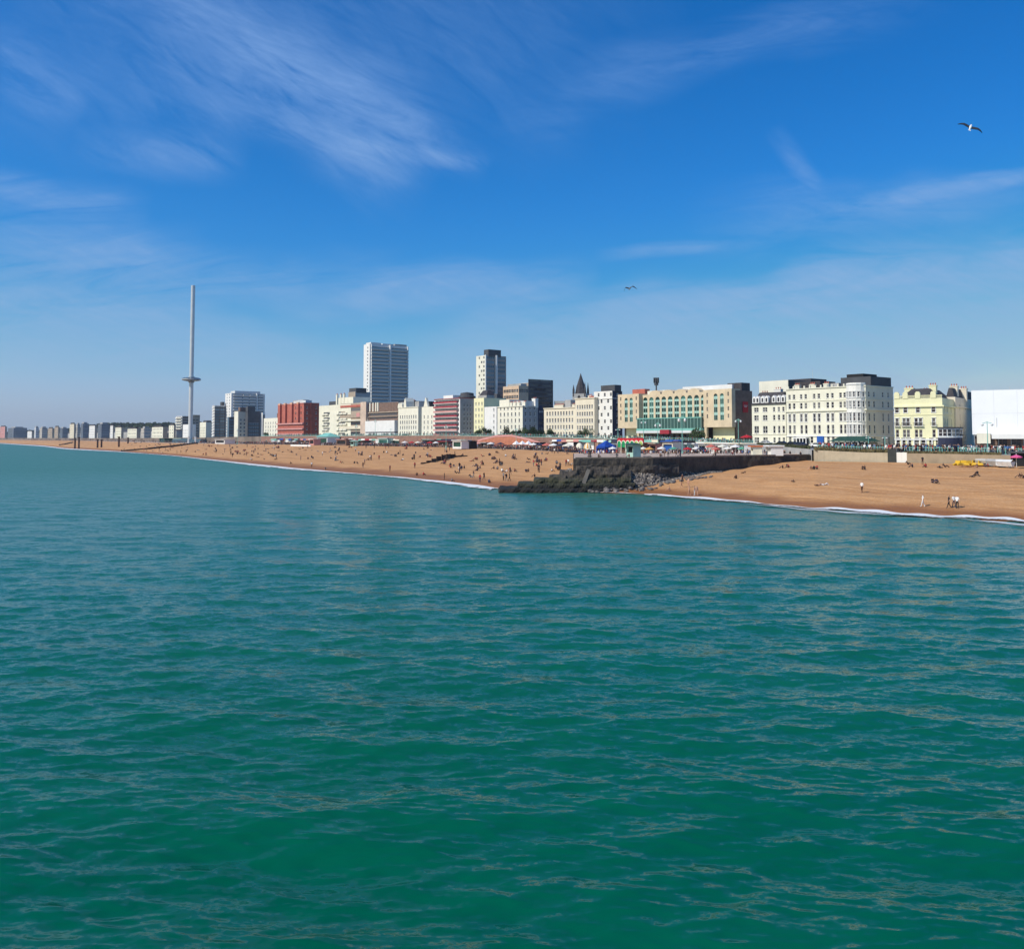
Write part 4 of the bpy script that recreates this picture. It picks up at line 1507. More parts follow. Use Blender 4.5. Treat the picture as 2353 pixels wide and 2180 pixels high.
# ------------------------------------------------------------ observation tower
t_ = bpy.data.objects.new('observation_tower', None); col.objects.link(t_)
q0 = P(437, 1016, 870); q0.z = LOW
t_.location = q0
tag(t_, 'very tall slim steel observation column with a ring-shaped pod', 'tower')
ht = P(440, 656, 870).z - LOW
m_ = MB(); m_.lathe([(2.1, 0), (2.0, ht - .2), (1.8, ht)], 24); m_.build('column', METAL, t_, smooth=False)
pz = P(440, 872, 870).z - LOW
m_ = MB()
prof = [(2.3, -3.2), (3.2, -2.0), (6.0, -1.5), (8.6, -.9), (9.3, .0), (9.0, .9), (7.4, 1.7), (4.0, 2.2), (2.3, 2.6)]
m_.lathe([(r__, pz + z_) for r__, z_ in prof], 32, 0)
m_.build('pod', mat('pod_glass', (0.16, 0.20, 0.22), rough=.15, metal=.5, var=0), t_)
m_ = MB(); m_.lathe([(9.36, pz - .25), (9.42, pz), (9.36, pz + .25)], 32, 0, cap=False); m_.lathe([(2.9, pz + 2.4), (2.9, pz + 3.2)], 24); m_.build('pod_rim', METAL, t_)
m_ = MB(); m_.prism([(-14, -10), (14, -10), (14, 10), (-14, 10)], 0, 3.6); m_.build('base_building', GB, t_)

# ------------------------------------------------------------ retaining wall, arches, railings
BRK = mat('arch_brick', (0.29, 0.165, 0.125), var=.2, scale=.5)
CONC = mat('pale_concrete', (0.52, 0.44, 0.31), var=.12, scale=.4, streaks=.3)


def wall_run(name, label, px0, px1, zfun, z0f, z1f, th, m, cat='wall', step=10, group=None):
    n = max(2, int((px1 - px0) / step) + 1)
    vs, fs = [], []
    for i in range(n):
        px = px0 + (px1 - px0) * i / (n - 1)
        z = zfun(px)
        a, b_ = lv(px, z, LOW), lv(px, z + th, LOW)
        zl, zh = z0f(px), z1f(px)
        vs += [(a.x, a.y, zl), (a.x, a.y, zh), (b_.x, b_.y, zh), (b_.x, b_.y, zl)]
        if i:
            k = 4 * (i - 1)
            fs += [(k, k + 4, k + 5, k + 1), (k + 1, k + 5, k + 6, k + 2), (k + 2, k + 6, k + 7, k + 3)]
    k = 4 * (n - 1)
    fs += [(0, 1, 2, 3), (k + 3, k + 2, k + 1, k)]
    return tag(mesh_obj(name, vs, fs, m), label, cat, group)


def tangent(px, zfun=zr):
    a, b_ = lv(px - 2, zfun(px - 2), 0), lv(px + 2, zfun(px + 2), 0)
    d = (b_ - a); d.z = 0
    return math.atan2(d.y, d.x)


def zr_(p): return zr(p) - .02
W1 = wall_run('promenade_wall', 'long pale retaining wall below the road, left of the beach shelters', -300, 600, zr_, lambda p: LOW - .5, lambda p: street(p) + .15, .5, mat('old_brick_wall', (.20, .16, .13), var=.35, scale=.06))
W2 = wall_run('arched_brick_wall', 'long brick retaining wall with shop arches below the turquoise railing', 600, 1600, zr_, lambda p: LOW - .5, lambda p: street(p) + .2, .5, BRK)
W3 = wall_run('white_shop_wall', 'white painted arcade wall below the arched stone hotel', 1600, 1735, zr_, lambda p: LOW - .5, lambda p: street(p) + .2, .5, WH)
W4 = wall_run('grey_terrace_wall', 'curving brownish terrace wall running towards the groyne', 1735, 1866, zr_, lambda p: LOW - .5, lambda p: street(p) + .15, .5, GREY)
W5 = wall_run('beach_wall', 'low pale yellow concrete wall at the back of the right-hand beach', 1870, 2040, zr_, lambda p: LOW - .8, lambda p: street(p) + .1, .5, CONC)
W6 = wall_run('dark_beach_gate', 'square dark timber gate in the pale beach wall', 2040, 2060, lambda p: zr(p) - .1, lambda p: LOW - .8, lambda p: street(p) + .9, .6, mat('dark_timber', (0.05, 0.055, 0.05), scale=1), cat='gate')
W7 = wall_run('beach_wall', 'short cream pier of wall just right of the dark beach gate', 2060, 2084, zr_, lambda p: LOW - .8, lambda p: street(p) + .2, .5, STU)
W8 = wall_run('beach_wall', 'low brown retaining wall at the back of the beach, far right', 2084, 2700, zr_, lambda p: LOW - .8, lambda p: street(p) + .05, .4, mat('sandy_wall', (0.36, 0.28, 0.19), scale=.4))
cp = wall_run('coping', None, 600, 1735, lambda p: zr(p) - .18, lambda p: street(p) + .2, lambda p: street(p) + .42, .8, PGREEN)
cp.parent = W2
del cp['category']

AM = {}
def arch_mesh(door, w=3.4, h=3.0):
    k = (door.name, w, h)
    if k not in AM:
        a = MB()
        def ring(wd, hh, y0, y1, mi):
            pl = [(-wd / 2, 0), (wd / 2, 0), (wd / 2, hh - wd / 2)]
            pl += [(wd / 2 * math.cos(R(t)), hh - wd / 2 + wd / 2 * math.sin(R(t))) for t in range(20, 180, 20)]
            pl += [(-wd / 2, hh - wd / 2)]
            a.extr(pl, y0, y1, mi)
        ring(w + .7, h + .35, -.12, -.01, 0)
        ring(w, h, -.16, -.13, 1)
        a.box(-.06, .06, -.22, -.17, 0, h - .4, 0)
        AM[k] = a.mesh('arch', [mat('arch_stone', (.48, .38, .30), scale=.6), door])
    return AM[k]


ADOOR = [DARK, BLACK, DARK, mat('teal_door', (0.05, 0.22, 0.22)), PINK, BRICK, BLACK, DARK]
px = 612
i = 0
while px < 1725:
    z = zr(px) - .03
    if not (1072 < px < 1262) and not (918 < px < 972):
        o = bpy.data.objects.new('arch', arch_mesh(ADOOR[(i * 5 + i // 3) % 8], 4.4, min(3.3, street(px) - LOW - .7)))
        col.objects.link(o)
        o.parent = W2 if px < 1600 else W3
        o.location = lv(px, z, LOW + .02)
        o.rotation_euler = (0, 0, tangent(px))
    px += 6.3 * F / z * 1.0 * .82
    i += 1


rf_ = random.Random(4)
FC = [WH, TEAL, IVORY, BLACK, NAVY, PINK, PGREEN, WH, RED2, CREAM2, BLUE]
px = 626
while px < 1590:
    if not (1072 < px < 1262) and not (915 < px < 975):
        z = zr(px) - .3
        L = rf_.uniform(5, 9)
        m_ = MB()
        hh = rf_.uniform(3.2, 3.5)
        m_.box(-L / 2, L / 2, -.25, .0, hh, hh + rf_.uniform(.6, .95), 0)
        if rf_.random() < .6: m_.box(-L / 2, L / 2, -1.7, -.26, hh - .12, hh, 0)
        if rf_.random() < .45: m_.box(-L / 2 + .3, L / 2 - .3, -.2, .0, .2, hh - .3, 1)
        o = m_.build('shop_fascia', [rf_.choice(FC), rf_.choice([BLACK, DARK, WH, GG])], W2)
        o.location = lv(px, z, LOW + .02)
        o.rotation_euler = (0, 0, tangent(px))
    px += rf_.uniform(9, 15) * 400 / zr(px)


def railing(px0, px1, zfun, lev, label, m=TEAL, group='turquoise seafront railings'):
    a, b_ = lv(px0, zfun(px0), lev(px0)), lv(px1, zfun(px1), lev(px1))
    mb = MB()
    n = max(4, int((px1 - px0) / 6))
    pts = []
    for i in range(n + 1):
        p_ = px0 + (px1 - px0) * i / n
        pts.append(lv(p_, zfun(p_), lev(p_)))
    o0 = pts[0].copy()
    for i in range(n):
        p, q = pts[i] - o0, pts[i + 1] - o0
        L = (q - p).length
        for hh, r_ in ((1.12, .05), (.62, .03), (.12, .03)):
            mb.tube(p + Vector((0, 0, hh)), q + Vector((0, 0, hh)), r_, n=4)
        k = max(1, int(L / 1.2))
        for j in range(k):
            s_ = p.lerp(q, j / k)
            mb.tube(s_, s_ + Vector((0, 0, 1.1)), .03 if j else .07, n=4)
        mb.lathe([(.1, p.z + 1.12), (.13, p.z + 1.22), (.03, p.z + 1.35)], 6, 0, p.x, p.y)
    o = mb.build('railing', m)
    o.location = o0
    return tag(o, label, 'railing', group)


segs = [(600, 780, 'turquoise railing on the road edge below the red brick hotel'), (780, 920, 'turquoise railing on the road edge below the exhibition hall'),
        (920, 1090, 'turquoise railing on the road edge below the pink striped hotel'), (1090, 1240, 'turquoise railing above the brick beach ramps'),
        (1240, 1420, 'turquoise railing on the road edge below the long cream terrace'), (1420, 1600, 'turquoise railing above the carnival arches'),
        (1600, 1735, 'turquoise railing above the white arcade wall'), (1878, 2035, 'turquoise railing above the pale yellow beach wall'),
        (2066, 2190, 'turquoise railing in front of the yellow hotel'), (2190, 2480, 'turquoise railing at the right edge, in front of the white sheeting')]
for a_, b_, l_ in segs:
    railing(a_, b_, (lambda p: zr(p) + .3) if a_ < 1800 else (lambda p: zr(p) + 9), lambda p: street(p) + (.2 if p < 1800 else 0), l_)

# ------------------------------------------------------------ lamp standards
lm = {}
def lamp_mesh():
    a = MB(); a.lathe([(.26, 0), (.26, .8), (.12, 1.1), (.09, 5.5), (.07, 9.0)], 10); p = a.mesh('pole', [TEAL])
    a = MB(); a.tube((-1.1, 0, 8.4), (0, 0, 8.9), .05); a.tube((1.1, 0, 8.4), (0, 0, 8.9), .05); a.tube((-1.15, 0, 8.45), (1.15, 0, 8.45), .05); k = a.mesh('bracket', [TEAL])
    a = MB(); a.lathe([(.08, 8.4), (.34, 8.15), (.30, 7.8), (.1, 7.6)], 10); l = a.mesh('lantern', [WH])
    return p, k, l
LP_, LK, LL = lamp_mesh()
lamps = [(1568, 955, 236, 'tallest turquoise lamp standard, on the lower promenade before the arched stone hotel'), (1512, 970, 300, 'turquoise lamp standard above the carnival arches'), (1479, 966, 345, 'turquoise lamp standard at the left end of the glazed hotel front'),
         (1025, 976, 395, 'white-topped lamp standard on the beach edge before the pink striped hotel'), (2034, 1003, 240, 'lamp standard beside the cream hotel, left of the yellow hotel'), (2270, 968, 215, 'lamp standard in front of the white sheeting'),
         (818, 975, 520, 'lamp standard before the concrete conference centre'), (862, 964, 560, 'lamp standard before the exhibition hall'), (1186, 984, 400, 'lamp standard rising over the brick beach ramp'),
         (1697, 962, 300, 'lamp standard at the right end of the arched stone hotel'), (545, 985, 640, 'pale lamp standard on the beach edge below the dark grey block'), (898, 985, 540, 'lamp standard right of the exhibition hall'), (1300, 985, 388, 'lamp standard before the long cream terrace'), (1996, 1003, 250, 'lamp standard at the right end of the green-roofed shelter'), (1420, 985, 350, 'lamp standard in the gap left of the arched stone hotel')]
for px, yt, z, lb in lamps:
    low = z < zr(px)
    base = LOW + .01 if (low and px < 1870) else street(px) + .02
    if px == 1568: base = 4.85
    h = P(px, yt, z).z - base
    r_ = bpy.data.objects.new('lamp_standard', None); col.objects.link(r_)
    r_.location = lv(px, z, base)
    s_ = h / 9.0
    r_.scale = (max(1, s_ * .8), max(1, s_ * .8), s_)
    r_.rotation_euler = (0, 0, tangent(px, zf))
    tag(r_, lb, 'street lamp', 'lamp standards along the seafront')
    for nm, me in (('pole', LP_), ('bracket', LK)):
        o = bpy.data.objects.new(nm, me); col.objects.link(o); o.parent = r_
    for sx_ in (-1.1, 1.1):
        o = bpy.data.objects.new('lantern', LL); col.objects.link(o); o.parent = r_; o.location = (sx_, 0, 0)

# ------------------------------------------------------------ the big concrete groyne
def groyne_mat():
    m = bpy.data.materials.new('weathered_concrete'); m.use_nodes = True
    t = NT(m.node_tree); b = m.node_tree.nodes['Principled BSDF']
    p = t.n('ShaderNodeNewGeometry').outputs['Position']
    s3 = t.n('ShaderNodeSeparateXYZ'); t.put(s3.inputs[0], p)
    c = t.mix(t.mapr(t.noise(p, .35, 5, .7), .3, .7), (.042, .034, .026), (.13, .105, .078))
    c = t.mix(t.mapr(t.noise(t.mapping(p, scale=(1, 1, .5)), .7, 5, .7), .42, .62, 0, .8), c, (.030, .025, .020))
    h = t.m('ADD', s3.outputs[2], t.m('MULTIPLY', t.m('SUBTRACT', t.noise(p, .4, 3), .5), 2.2))
    c = t.mix(t.mapr(h, 3.1, 1.9, 0, .8), c, (.045, .050, .018))
    c = t.mix(t.mapr(h, 2.2, .9), c, (.010, .010, .007))
    t.put(b.inputs['Base Color'], c); b.inputs['Roughness'].default_value = .85
    bp = t.n('ShaderNodeBump'); bp.inputs['Strength'].default_value = .8; bp.inputs['Distance'].default_value = .3
    t.put(bp.inputs['Height'], t.noise(p, 1.6, 6, .75)); t.put(b.inputs['Normal'], bp.outputs[0])
    return m


GM = groyne_mat()
gr = bpy.data.objects.new('concrete_groyne', None); col.objects.link(gr)
gr.location = lv(1500, 180, 0)
tag(gr, 'massive dark stepped concrete groyne running down the beach into the sea', 'groyne')


def gline(p): return inv(p, [(1100, 158), (1145, 158.5), (1317, 158), (1500, 161), (1620, 171), (1700, 180), (1866, 190)])


def sn(x, y, k=1.0):
    """smooth pseudo noise"""
    return (math.sin(x * 1.7 * k + 1.3 * math.sin(y * 1.1 * k)) + math.sin(y * 2.3 * k + x * .9 * k + 2) + .6 * math.sin(x * 4.1 * k - y * 3.3 * k) + .5 * math.sin(x * 7.7 * k + y * 5.1 * k)) / 3.1


def tier(name, px0, px1, off, lev, back, label=None, rough=1.0, taper=6):
    n = max(6, int((px1 - px0) / 2.2))
    o_ = gr.location
    rws = []
    NZ_, NB = 8, 6
    for i in range(n + 1):
        p = px0 + (px1 - px0) * i / n
        e = min(1.0, .25 + (p - px0) / taper) if lev < 5 else 1.0
        row = []
        for j in range(NZ_ + 1):
            t = j / NZ_
            z = -1.5 + (lev * e + 1.5 + (sn(p * .05, lev) * .22 * rough if t == 1 else 0)) * t
            xm = p * .085
            z += sn(xm * .8, z * 1.2) * .10 * rough * (1 if 0 < t < 1 else 0)
            d = gline(p) + off - (1 - t) * .9 * rough + (sn(xm * .55, z * .9) * .5 + sn(xm * 1.6 + 4, z * 2.2) * .22) * rough + (.35 * rough if t > .93 else 0)
            row.append(lv(p, d, z) - o_)
        f0 = gline(p) + off
        for j in range(1, NB + 1):
            t = j / NB
            d = f0 + (back(p) - f0) * t
            row.append(lv(p, d, lev * e + sn(p * .05, d * .4) * .16 * rough * (1 if j < NB else 1)) - o_)
        pb_ = row[-1]
        row.append(Vector((pb_.x, pb_.y, -2)))
        rws.append(row)
    mb = MB()
    m_ = len(rws[0])
    for r_ in rws: mb.v += [tuple(v_) for v_ in r_]
    for i in range(n):
        for j in range(m_ - 1):
            mb.f.append((i * m_ + j, (i + 1) * m_ + j, (i + 1) * m_ + j + 1, i * m_ + j + 1)); mb.m.append(0)
    mb.f.append(tuple(range(m_ - 1, -1, -1))); mb.m.append(0)
    mb.f.append(tuple(n * m_ + j for j in range(m_))); mb.m.append(0)
    o = mb.build(name, GM, gr)
    if label: o['label'] = label
    return o


tier('apron', 1145, 1470, 0, .75, lambda p: gline(p) + 9)
tier('apron', 1187, 1460, 1.2, 1.65, lambda p: gline(p) + 9.5)
tier('apron', 1223, 1450, 2.2, 2.45, lambda p: gline(p) + 10)
tier('step', 1258, 1300, 3.2, 3.0, lambda p: gline(p) + 9)
tier('step', 1282, 1450, 4.6, 3.7, lambda p: gline(p) + 12)
pf = tier('platform', 1317, 1864, 8.0, 5.95, lambda p: inv(p, [(1317, 222), (1600, 224), (1700, 226), (1866, 222)]), rough=.3)
tier('ledge', 1319, 1560, 6.6, 4.6, lambda p: gline(p) + 8.6, rough=.9)
# buttress down the face
mb = MB(); o_ = gr.location
a = lv(1352, gline(1352) + 4.4, 3.7) - o_; b_ = lv(1340, gline(1340) + 1.4, .9) - o_
mb.tube(lv(1352, gline(1352) + 4.2, 3.9) - o_, lv(1338, gline(1338) + 1.6, 1.0) - o_, .45, .5, 4)
mb.build('buttress', mat('grey_buttress', (.17, .15, .12), scale=.8), gr)
# parapet line on the platform edge
mb = MB()
for i in range(90):
    p = 1322 + i * 6
    a, b_ = lv(p, gline(p) + 8.1, 5.95) - o_, lv(p + 5.9, gline(p + 5.9) + 8.1, 5.95) - o_
    a2, b2 = lv(p, gline(p) + 8.7, 5.95) - o_, lv(p + 5.9, gline(p + 5.9) + 8.7, 5.95) - o_
    mb.prism([(a.x, a.y), (b_.x, b_.y), (b2.x, b2.y), (a2.x, a2.y)], 5.9, 6.22)
mb.build('kerb', mat('old_concrete_kerb', (.24, .19, .14), scale=.6), gr)
# paved top
mb = MB()
for i in range(92):
    p = 1319 + i * 5.9
    a, b_ = lv(p, gline(p) + 9.2, 5.97) - o_, lv(p + 5.9, gline(p + 5.9) + 9.2, 5.97) - o_
    c_, d_ = lv(p + 5.9, 221, 5.97) - o_, lv(p, 221, 5.97) - o_
    mb.face([a, b_, c_, d_])
mb.build('paving', M_PROM, gr)

# boulders heaped at its foot
def boulder(seed):
    rs_ = np.random.RandomState(seed)
    v, f = [], []
    import bmesh
    bm = bmesh.new(); bmesh.ops.create_icosphere(bm, subdivisions=2, radius=1)
    for q in bm.verts:
        k = 1 + .35 * math.sin(q.co.x * 2.3 + seed) * math.cos(q.co.y * 2.9 + seed * 2) + rs_.uniform(-.12, .12)
        q.co *= k
        q.co.z *= .7
    me = bpy.data.meshes.new('boulder'); bm.to_mesh(me); bm.free()
    me.materials.append(GM2)
    return me


def rock_mat():
    return mat('boulder_rock', (.17, .15, .135), var=.35, scale=.8, bump=.6, bscale=3)


GM2 = rock_mat()
BO = [boulder(k) for k in range(5)]
rs = np.random.RandomState(5)
for k in range(64):
    t = rs.rand() ** .8
    p = 1345 + t * 290
    spread = (1 - t) * 6.5 + 1.2
    z = gline(p) - 1.5 + rs.uniform(-.2, 1) * spread
    lev = max(beach_level(p, z), -.2) + .1 + max(0, (z - gline(p) + 2)) * .14
    if t > .5: lev = beach_level(p, z) + .1
    o = bpy.data.objects.new('boulder', BO[k % 5]); col.objects.link(o)
    o.location = lv(p, z, min(lev, 3.6))
    s_ = rs.uniform(.25, .62) * (1.1 - t * .5)
    o.scale = (s_ * 1.2, s_, s_ * .9)
    o.rotation_euler = (rs.uniform(-.3, .3), rs.uniform(-.3, .3), rs.uniform(0, 6))
    tag(o, 'grey boulder in the heap at the foot of the concrete groyne', 'boulder', 'boulders at the foot of the groyne')

# fine rubble bank at the foot of the wall, uncountable
rs = np.random.RandomState(15)
mb = MB()
ICO = [(v_.co.copy()) for v_ in BO[0].vertices]
octv = [Vector(c_) for c_ in ((1, 0, 0), (-1, 0, 0), (0, 1, 0), (0, -1, 0), (0, 0, 1), (0, 0, -1))]
octf = [(0, 2, 4), (2, 1, 4), (1, 3, 4), (3, 0, 4), (2, 0, 5), (1, 2, 5), (3, 1, 5), (0, 3, 5)]
for k in range(3600):
    p = rs.uniform(1300, 1660)
    t = (p - 1300) / 360
    u_ = rs.rand()
    wdt = 9.0 * (1 - t * .75)
    zt_ = gline(p) + 8.0 - u_ * wdt
    base_ = max(beach_level(p, zt_), -.2)
    top_ = (3.9 if p > 1400 else 3.7) * (1 - u_) ** 1.1 + .3
    lev_ = max(base_ + .05, top_ * (1 - max(0, t - .55) * 1.2))
    if p < 1400 and u_ > .35: continue
    if lev_ > base_ + 3.0 and p > 1560: continue
    c_ = lv(p, zt_, lev_) - gr.location
    s_ = rs.uniform(.10, .34)
    n0 = len(mb.v)
    rot = Matrix.Rotation(rs.uniform(0, 6), 3, 'Z') @ Matrix.Rotation(rs.uniform(0, 6), 3, 'X')
    mb.v += [tuple(c_ + rot @ Vector((v_.x * s_ * rs.uniform(.7, 1.4), v_.y * s_ * rs.uniform(.6, 1.2), v_.z * s_ * rs.uniform(.5, 1)))) for v_ in octv]
    mi_ = 0 if rs.rand() < .72 else 1
    for f_ in octf: mb.f.append(tuple(n0 + q_ for q_ in f_)); mb.m.append(mi_)
# the bank under the loose stones
bk_ = []
for i in range(60):
    p = 1400 + i * 4.2
    t = (p - 1300) / 360
    wdt = 9.0 * (1 - t * .75)
    row = []
    for j in range(7):
        u_ = j / 6
        zt_ = gline(p) + 8.0 - u_ * wdt
        row.append(lv(p, zt_, (3.9 * (1 - u_) ** 1.1 + .1) * (1 - max(0, t - .55) * 1.2) - .1 - (1.0 if u_ == 1 else 0)) - gr.location)
    bk_.append(row)
n0 = len(mb.v)
for r_ in bk_: mb.v += [tuple(v_) for v_ in r_]
for i in range(59):
    for j in range(6):
        mb.f.append((n0 + i * 7 + j, n0 + i * 7 + j + 1, n0 + (i + 1) * 7 + j + 1, n0 + (i + 1) * 7 + j)); mb.m.append(0)
rb_ = mb.build('rubble', [GM2, mat('pale_rubble', (.36, .31, .25), var=.3, scale=1)])
rb_.location = gr.location
tag(rb_, kind='stuff')

# ------------------------------------------------------------ timber groynes and old pier piles
TIM = mat('wet_timber', (.035, .022, .016), var=.2, scale=1.5)
RUST = mat('rusted_iron', (.07, .035, .028), var=.3, scale=1.5)
tg = bpy.data.objects.new('timber_groyne', None); col.objects.link(tg)
tg.location = on_beach(1010, 1058)
tag(tg, 'short stepped row of dark timber groyne boards on the middle beach', 'groyne')
pl = [(968, 1066, .4), (981, 1064, .8), (993, 1062, 1.3), (1004, 1060, 1.8), (1016, 1057.5, 2.1), (1027, 1055, 2.0), (1036, 1052.5, 1.4), (1047, 1050.5, .7), (1060, 1049.5, .5), (1074, 1048.5, .4)]
for i in range(len(pl) - 1):
    a, b_ = on_beach(pl[i][0], pl[i][1]) - tg.location, on_beach(pl[i + 1][0], pl[i + 1][1]) - tg.location
    d = (b_ - a) * (.84 if i < 5 else 1.0)
    nn = Vector((-d.y, d.x, 0)).normalized() * .2
    mb = MB()
    e = a + d
    zz_ = min(a.z, e.z)
    mb.prism([(a.x, a.y), (e.x, e.y), (e.x + nn.x, e.y + nn.y), (a.x + nn.x, a.y + nn.y)], zz_ - .8, max(a.z, e.z) + pl[i][2] * .75)
    mb.build('board', TIM, tg)
    mb = MB(); mb.tube((a.x, a.y, a.z - .8), (a.x, a.y, a.z + pl[i][2] * .9), .25, n=6); mb.build('post', TIM, tg)


def long_groyne(ptz, h, label):
    g_ = bpy.data.objects.new('timber_groyne', None); col.objects.link(g_)
    P0 = [on_beach(*q) for q in ptz]
    g_.location = P0[0]
    tag(g_, label, 'groyne')
    mb = MB(); npost = [0]
    for i in range(len(P0) - 1):
        a, b_ = P0[i] - P0[0], P0[i + 1] - P0[0]
        d = b_ - a
        nn = Vector((-d.y, d.x, 0)).normalized() * .5
        n = len(mb.v)
        mb.v += [tuple(a - Vector((0, 0, 1))), tuple(b_ - Vector((0, 0, 1))), tuple(b_ + Vector((0, 0, h))), tuple(a + Vector((0, 0, h)))]
        mb.v += [tuple(Vector(v_) + nn) for v_ in mb.v[n:n + 4]]
        for q in ((0, 1, 2, 3), (7, 6, 5, 4), (3, 2, 6, 7), (0, 3, 7, 4), (1, 5, 6, 2)):
            mb.f.append(tuple(n + k for k in q)); mb.m.append(0)
        k = max(1, int(d.length / 12))
        for j in range(k):
            s_ = a + d * (j / k)
            mp = MB(); mp.tube(s_ - nn * .4, s_ - nn * .4 + Vector((0, 0, h + .35)), .2, n=5)
            if npost[0] < 40: mp.build('post', TIM, g_); npost[0] += 1
    mb.build('boarding', TIM, g_)


long_groyne([(279, 1037.5), (310, 1035), (340, 1032.5), (370, 1029), (400, 1026), (430, 1022), (455, 1019)], 1.1, 'long low dark timber groyne crossing the distant beach by the steel column')
long_groyne([(136, 1023), (150, 1021), (168, 1017)], 1.0, 'small dark groyne on the far left beach beside the pier piles')
piles = [(172, 1031, 1006, 'leftmost rusted pier pile standing at the water edge'), (181, 1031, 1004, 'second rusted pier pile from the left, at the water edge'), (224, 1029, 1009, 'third rusted pier pile from the left, upright on the beach'),
         (233, 1028, 1009, 'fourth rusted pier pile from the left, upright on the beach'), (273, 1027, 1003, 'tall lone rusted pile left of the long timber groyne'), (294, 1019, 1005, 'short lone rusted pile nearest the promenade')]
for px, yb, yt, lb in piles:
    b0 = on_beach(px, yb)
    h = P(px, yt, b0.y).z - b0.z
    mb = MB(); mb.lathe([(.75, -.6), (.75, h - .8), (1.05, h - .6), (1.05, h)], 10)
    o = mb.build('pier_pile', RUST); o.location = b0
    tag(o, lb, 'pile', 'rusted piles of an old pier')
for px, lb in ((433, 'left white pillar on the beach edge under the steel column'), (449, 'right white pillar on the beach edge under the steel column')):
    b0 = on_beach(px, 1017.5)
    mb = MB(); mb.lathe([(.9, 0), (.75, .5), (.7, 5.2), (.95, 5.6), (.95, 6.0)], 10)
    o = mb.build('pillar', WH); o.location = b0; tag(o, lb, 'pillar', 'white pillars under the steel column')

# ------------------------------------------------------------ promenade buildings, stalls, tents
def place(name, label, cat, px, z, lev, rz=None, group=None, sc3=1):
    r_ = bpy.data.objects.new(name, None); col.objects.link(r_)
    r_.location = lv(px, z, lev)
    r_.rotation_euler = (0, 0, tangent(px) if rz is None else rz)
    r_.scale = (sc3,) * 3
    return tag(r_, label, cat, group)


def zgnd(y, lev=LOW): return (CAMH - lev) * F / (y - HOR)


def stall(name, label, cat, px, y, w, d, h, wallm, roofm, kind='flat', group=None, lev=LOW, openm=BLACK, z=None):
    z = z or zgnd(y, lev)
    r_ = place(name, label, cat, px, z, lev, group=group)
    a = MB()
    a.wall((-w / 2, 0, 0), (1, 0, 0), (0, 1, 0), w, h, [(w * .08, w * .92, .95, h * .82)], .35)
    a.box(-w / 2, w / 2, d - .1, d, 0, h - .01); a.box(w / 2 - .1, w / 2, .0, d - .1, 0, h - .01); a.box(-w / 2, -w / 2 + .1, .0, d - .1, 0, h - .01)
    a.build('wall', wallm, r_)
    a = MB(); a.box(-w / 2 + .3, w / 2 - .3, .5, .6, .95, h * .82); a.build('counter_opening', openm, r_)
    a = MB()
    if kind == 'flat': a.box(-w / 2 - .3, w / 2 + .3, -.6, d + .2, h + .005, h + .3)
    elif kind == 'hip':
        v = [(-w / 2 - .7, -.9, h), (w / 2 + .7, -.9, h), (w / 2 + .7, d + .6, h), (-w / 2 - .7, d + .6, h), (-w * .22, d / 2, h + w * .16), (w * .22, d / 2, h + w * .16)]
        for q in ((0, 1, 5, 4), (1, 2, 5), (2, 3, 4, 5), (3, 0, 4), (3, 2, 1, 0)): a.face([v[k] for k in q])
    elif kind == 'peak':
        v = [(-w / 2 - .1, -.1, h), (w / 2 + .1, -.1, h), (w / 2 + .1, d + .1, h), (-w / 2 - .1, d + .1, h), (0, d / 2, h + w * .4)]
        for q in ((0, 1, 4), (1, 2, 4), (2, 3, 4), (3, 0, 4), (3, 2, 1, 0)): a.face([v[k] for k in q])
    a.build('roof', roofm, r_)
    return r_


def ramp(label, pl_, ybase, z, m):
    """brick ramp building: px,y outline of the top, thickness into the shore"""
    mid = sum(p for p, _ in pl_) / len(pl_)
    r_ = place('brick_ramp', label, 'ramp', mid, z, LOW)
    ct, st = math.cos(r_.rotation_euler.z), math.sin(r_.rotation_euler.z)
    poly = []
    for px, y in pl_:
        # meet of the bearing with the ramp's face line
        u = P(px, y, 1000).x / 1000
        ox, oy = r_.location.x, r_.location.y
        t = (u * oy - ox) / (ct - u * st)
        yy_ = oy + t * st
        poly.append((t, P(px, y, yy_).z - LOW))
    top = sorted(poly)
    a = MB()
    full = [(top[0][0], 0)] + top + [(top[-1][0], 0)]
    full = [full[0]] + full[1:]
    a.extr(list(reversed(full)), 0, 4.0, 0)
    a.build('ramp_body', m, r_)
    c_ = MB()
    for i in range(len(top) - 1):
        (x0, z0), (x1, z1) = top[i], top[i + 1]
        c_.extr([(x0, z0 + .004), (x1, z1 + .004), (x1, z1 + .9), (x0, z0 + .9)], -.12, .1)
    c_.build('parapet', PINK, r_)
    k = MB()
    L = top[-1][0] - top[0][0]
    return r_


BR2 = mat('orange_brick', (0.50, 0.19, 0.11), var=.15, scale=.5)
ramp('large orange brick double ramp rising to the road behind white tents', [(1072, 1023), (1110, 1011), (1140, 1004), (1175, 1003), (1215, 1012), (1262, 1027)], 1035, 412, BR2)
ramp('small orange brick ramp below the white gabled hotel', [(918, 1012), (935, 1006), (962, 1005), (966, 1013)], 1025, 522, BR2)

